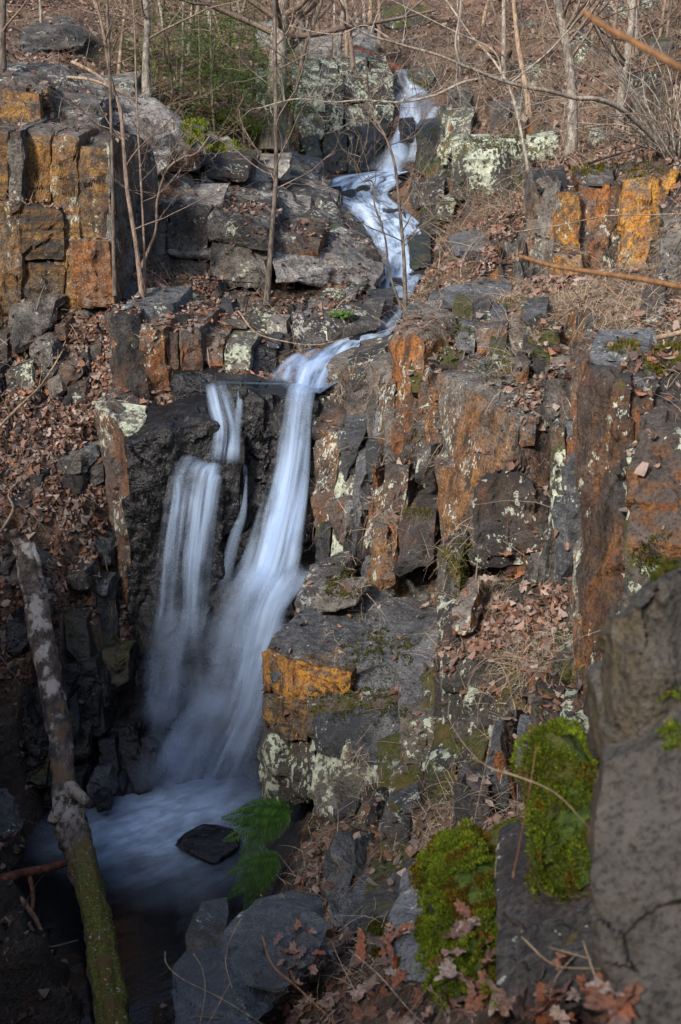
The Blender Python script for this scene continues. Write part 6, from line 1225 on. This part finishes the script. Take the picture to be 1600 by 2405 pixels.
for k, (lb, u, v, y, h) in enumerate([('feathery young hemlock just left of the broad trunk', 575, 330, 19.6, 1.5), ('tallest young hemlock behind the others beside the broad trunk', 590, 240, 21.6, 1.7), ('hemlock sapling between the thin upright tree and the broad trunk', 505, 320, 19.4, 1.3),
                                      ('low spreading hemlock beside the slim pale tree', 410, 240, 20.2, 1.3), ('wispy hemlock high on the left slope', 470, 170, 23.0, 1.8), ('hemlock sapling at the top above the green moss carpet', 540, 110, 25.0, 1.9), ('small hemlock near the crooked slim tree', 385, 130, 23.0, 1.5)]):
    hemlock(lb, u, v, y, h, k)
def fern(label, u, v, y, fr, seed):
    rg = np.random.default_rng(seed + 800); f = P(u, v, y); t = thing('fern', label, 'fern', f, 'green ferns at the pool')
    for (a, L, el_) in fr:
        d = np.array([math.cos(R(a)), -.25, math.sin(R(a))]); d /= np.linalg.norm(d); pa = np.array([f + d * L * s + np.array([0, 0, -el_ * L * s * s]) for s in np.linspace(0, 1, 26)])
        V, F, _ = tube(pa[::5], np.linspace(.003, .001, len(pa[::5])), 4, n=14, cap=False); fd = mesh_from('frond', V, F, M['fernleaf'], t, attrs={'tint': np.tile((.05, .09, .02), (len(V), 1))})
        vv, cc = [], []
        for j in range(2, 26):
            dr = pa[j] - pa[j - 1]; dr /= np.linalg.norm(dr); sd_ = np.cross(dr, (0, -.9, .43)); sd_ /= np.linalg.norm(sd_); l_ = L * .20 * math.sin(math.pi * min(1, (j / 26) ** .7 * .93 + .07)) + .006
            for sg in (-1, 1):
                dd = sd_ * sg + dr * .45; dd /= np.linalg.norm(dd); dd[2] -= .12; col = np.array([.045, .125, .02]) * rg.uniform(.6, 1.3); p = pa[j]; nn = dr * L * .021
                vv += [p - nn, p + dd * l_ * .45 - nn * .9, p + dd * l_, p + dd * l_ * .4 + nn * 1.1]; cc += [col] * 4
        V = np.array(vv); mesh_from('leaflets', V, np.arange(len(V)).reshape(-1, 4), M['fernleaf'], fd_parent(fd, t), attrs={'tint': np.array(cc)}, smooth=False)
def fd_parent(fd, t):
    fd['_o'] = [a + b_ for a, b_ in zip(t['_o'], fd.location)]; return fd
fern('upper green fern hanging over the pool beside the grey-topped block', 688, 1905, 7.6, [(172, .46, .10), (192, .46, .12), (212, .42, .2), (150, .40, .3), (202, .38, .3), (182, .34, .25), (165, .42, .35)], 1)
fern('lower green fern drooping to the pool below the first', 660, 2010, 7.25, [(185, .34, .15), (207, .38, .2), (228, .36, .2), (165, .28, .3), (196, .32, .35), (218, .30, .3)], 2)
def herb(label, u, v, n, r, h, seed, col):
    rg = np.random.default_rng(seed + 70); f = surf(u, v); q = f + rg.normal(size=(n, 3)) * (r, r * .7, .0) + np.array([0, 0, 1]) * rg.uniform(0, h, n)[:, None]; nn = np.tile((0, -.4, .9), (n, 1))
    a, b_, c_ = frames(nn, rg, .5); L = rg.uniform(.6, 1.2, n)[:, None] * h * .5; V = np.stack([q - a * L, q + b_ * L * .5, q + a * L, q - b_ * L * .5], 1).reshape(-1, 3)
    tag(mesh_from('green_herb', V, np.arange(4 * n).reshape(n, 4), M['fernleaf'], attrs={'tint': np.repeat(np.array(col) * rg.uniform(.7, 1.3, (n, 1)), 4, axis=0)}, smooth=False), label, 'plant', 'small green plants')
herb('small bright green plant on the brook bank', 805, 745, 90, .07, .06, 1, (.09, .17, .03)); herb('tiny green plant on the pale strata edge', 775, 540, 40, .05, .05, 2, (.08, .16, .03))

# ------------------------------------------------------------------ near leaves and dry stems
def oak_leaf(seed):
    rg = np.random.default_rng(seed); n = 36; th = np.linspace(0, 2 * math.pi, n, endpoint=False); r = (.62 + .38 * np.abs(np.cos(th)) ** 1.5) * (1 + .24 * np.cos(th * 9 + rg.uniform(0, 1)) * np.abs(np.sin(th)) ** .5 + .06 * rg.normal(size=n)); x, yv = np.cos(th) * r, np.sin(th) * r * .62
    rings = [(x * k, yv * k) for k in (.5, 1.0)]; X = np.r_[0, rings[0][0], rings[1][0]]; Y = np.r_[0, rings[0][1], rings[1][1]]; c1_, c2_, c3_ = rg.uniform(-.35, .45, 3); Z = c1_ * X * X + c2_ * 1.6 * Y * Y + .35 * c3_ * X * Y + .25 * np.abs(Y) + .07 * np.sin(X * 7 + seed) * np.abs(Y) * 3
    i = np.arange(n); j = (i + 1) % n; return np.c_[X, Y, Z] * .5, [np.c_[1 + i, 1 + n + i, 1 + n + j, 1 + j], np.c_[np.zeros(n, int), 1 + i, 1 + j]]
LC = [(.32, .19, .15), (.24, .11, .07), (.40, .30, .26), (.28, .10, .05), (.20, .13, .11)]
def leaf_m(nm, c_):
    b = NB(nm); tc = b.n('ShaderNodeTexCoord').outputs['Object']; n = b.noise(tc, 9, 4); f = b.noise(tc, 40, 3); w_ = b.n('ShaderNodeTexWave', wave_type='BANDS', bands_direction='DIAGONAL'); b.l(tc, w_.inputs[0]); w_.inputs['Scale'].default_value = 5; w_.inputs['Distortion'].default_value = 1.5
    col = b.mix(b.sm(n, .35, .7), c_, tuple(x * .45 for x in c_)); col = b.mix(b.sm(w_.outputs[1], .86, 1, 0, .35), col, tuple(min(1, x * 1.7) for x in c_)); col = b.mix(b.sm(f, .6, .7, 0, .5), col, (.05, .03, .02)); return b.done(b.bsdf(col, .6, .3, f, .5, .01))
lmesh = []
for k, c_ in enumerate(LC):
    M['oak%d' % k] = leaf_m('oak_leaf_brown', c_)
    for q in range(2):
        V, F = oak_leaf(k * 7 + q); o_ = mesh_from('fallen_leaf', V, F, M['oak%d' % k], origin=np.zeros(3), smooth=True); lmesh.append(o_.data); bpy.data.objects.remove(o_)
ro = np.random.default_rng(55)
def put_leaf(u, v, size, label, group, lift=.015, tilt=.5, y=None):
    p = surf(u, v) if y is None else P(u, v, y); o_ = bpy.data.objects.new('fallen_leaf', lmesh[int(ro.integers(len(lmesh)))]); COL.objects.link(o_)
    o_.location = tuple(p + np.array([0, -.01, lift])); o_.rotation_euler = (ro.normal() * tilt + .25, ro.normal() * tilt, ro.uniform(0, 6.28)); k = size * ro.uniform(.7, 1.25); o_.scale = (k, k, k * ro.uniform(.8, 1.6)); tag(o_, label, 'leaf', group)
for k in range(120): put_leaf(ro.uniform(680, 1460), 2405 - abs(ro.normal()) * 45, .085, 'curled brown oak leaf in the litter along the bottom edge', 'oak leaves along the bottom edge')
for k in range(70): put_leaf(ro.uniform(640, 960), ro.uniform(2180, 2380), .075, 'dry brown leaf on the slope behind the fractured boulder', 'leaves behind the fractured boulder')
for k in range(26): put_leaf(ro.uniform(1015, 1160), ro.uniform(2150, 2370), .065, 'brown leaf caught below the near green moss', 'leaves caught below the near moss')
for u, v, z_, lb in ((1362, 1788, .10, 'pale blurred leaf standing against the tall corner rock'), (1345, 1745, .06, 'small leaf behind the pale blurred one on the moss'), (1128, 2085, .035, 'little white leaf lying on the green moss slope'), (858, 2330, .11, 'lobed oak leaf lying flat at the bottom middle'), (1090, 2150, .06, 'grey leaf tucked under the green moss')):
    put_leaf(u, v, z_, lb, None, .02, .4)
for k in range(30): put_leaf(ro.uniform(1080, 1340), ro.uniform(1290, 1540), .10, 'broad pinkish leaf on the leaf-filled ledge', 'leaves on the ledge below the slabs')
GS = 'dry stems'
for lb, path, w0, w1, m in [
    ('bent pale stem arching over the left of the fractured boulder', [(388, 2235, 4.5), (392, 2265, 4.4), (430, 2300, 4.3), (520, 2345, 4.1), (640, 2420, 3.9)], 5, 4, 'barktan'), ('straight pale stem leaning across the fractured boulder', [(566, 2158, 4.3), (540, 2210, 4.25), (530, 2260, 4.2), (545, 2320, 4.1)], 4, 4, 'barktan'),
    ('pale zigzag stem below the small boulder', [(455, 2240, 4.5), (475, 2275, 4.4), (482, 2330, 4.2), (470, 2405, 4.0)], 5, 4, 'barktan'), ('pale stem fork in the bottom left of the boulder', [(540, 2310, 4.1), (500, 2385, 4.0), (480, 2420, 3.9)], 4, 3, 'barktan'),
    ('thin blurred orange stem across the fractured boulder', [(615, 2195, 2.6), (640, 2265, 2.5), (700, 2320, 2.4), (790, 2405, 2.3)], 5, 6, 'twigor'),
    ('long pale stem rising over the lower right ledge', [(1060, 2200, 3.6), (1100, 2000, 4.0), (1130, 1850, 4.3), (1165, 1680, 4.6)], 5, 3, 'barktan'), ('forked tan stem in front of the mossy steps', [(1230, 1830, 3.2), (1130, 1790, 3.3), (1060, 1700, 3.4), (1055, 1640, 3.5)], 6, 3, 'barktan'),
    ('orange stem standing against the moss on the near rock', [(1205, 2060, 2.5), (1225, 1960, 2.5), (1245, 1850, 2.5), (1260, 1750, 2.6)], 8, 5, 'twigor'), ('pale kinked stem over the near mossy rock', [(1225, 2200, 2.2), (1300, 2265, 2.15), (1400, 2275, 2.1), (1480, 2280, 2.1)], 8, 6, 'barktan'),
    ('second pale stem crossing the kinked one', [(1290, 2225, 2.15), (1380, 2250, 2.1), (1470, 2275, 2.05)], 7, 6, 'barktan'), ('drooping pale stem beside the tall corner rock', [(1370, 2210, 2.1), (1395, 2285, 2.05), (1420, 2340, 2.0), (1470, 2370, 2.0)], 8, 7, 'barktan'),
    ('tan stem slanting down under the kinked pale one', [(1355, 2240, 2.15), (1310, 2290, 2.1), (1290, 2345, 2.05)], 7, 5, 'barktan'), ('straight stem lying across the green moss', [(1180, 1810, 2.4), (1300, 1860, 2.35), (1385, 1945, 2.3)], 7, 5, 'barktan'),
    ('thin white stem over the leafy bank', [(790, 2120, 4.8), (900, 2010, 5.2), (1000, 1930, 5.6), (1110, 1850, 6.0)], 3, 2, 'barktan'), ('dry stem arching beside the near moss slope', [(930, 2420, 3.0), (1010, 2300, 3.0), (1005, 2160, 3.0)], 5, 4, 'barktan'), ('slanting dry stem at the bottom middle', [(820, 2230, 3.6), (890, 2290, 3.4), (960, 2370, 3.2), (1010, 2420, 3.1)], 5, 5, 'barkmaple'),
    ('dangling stem in front of the dark columns', [(1475, 1215, 3.4), (1510, 1260, 3.3), (1555, 1300, 3.2), (1620, 1330, 3.1)], 4, 4, 'barkdk')]:
    limb('dry_stem', lb, 'stem', path, w0 * .62, w1 * .5, m, GS, .12, 0, abs(hash(lb)) % 50 if False else len(lb), 7)
for o_ in bpy.data.objects:
    if '_o' in o_: del o_['_o']
print('TRIS', sum(len(o.data.polygons) for o in bpy.data.objects if o.type == 'MESH'))
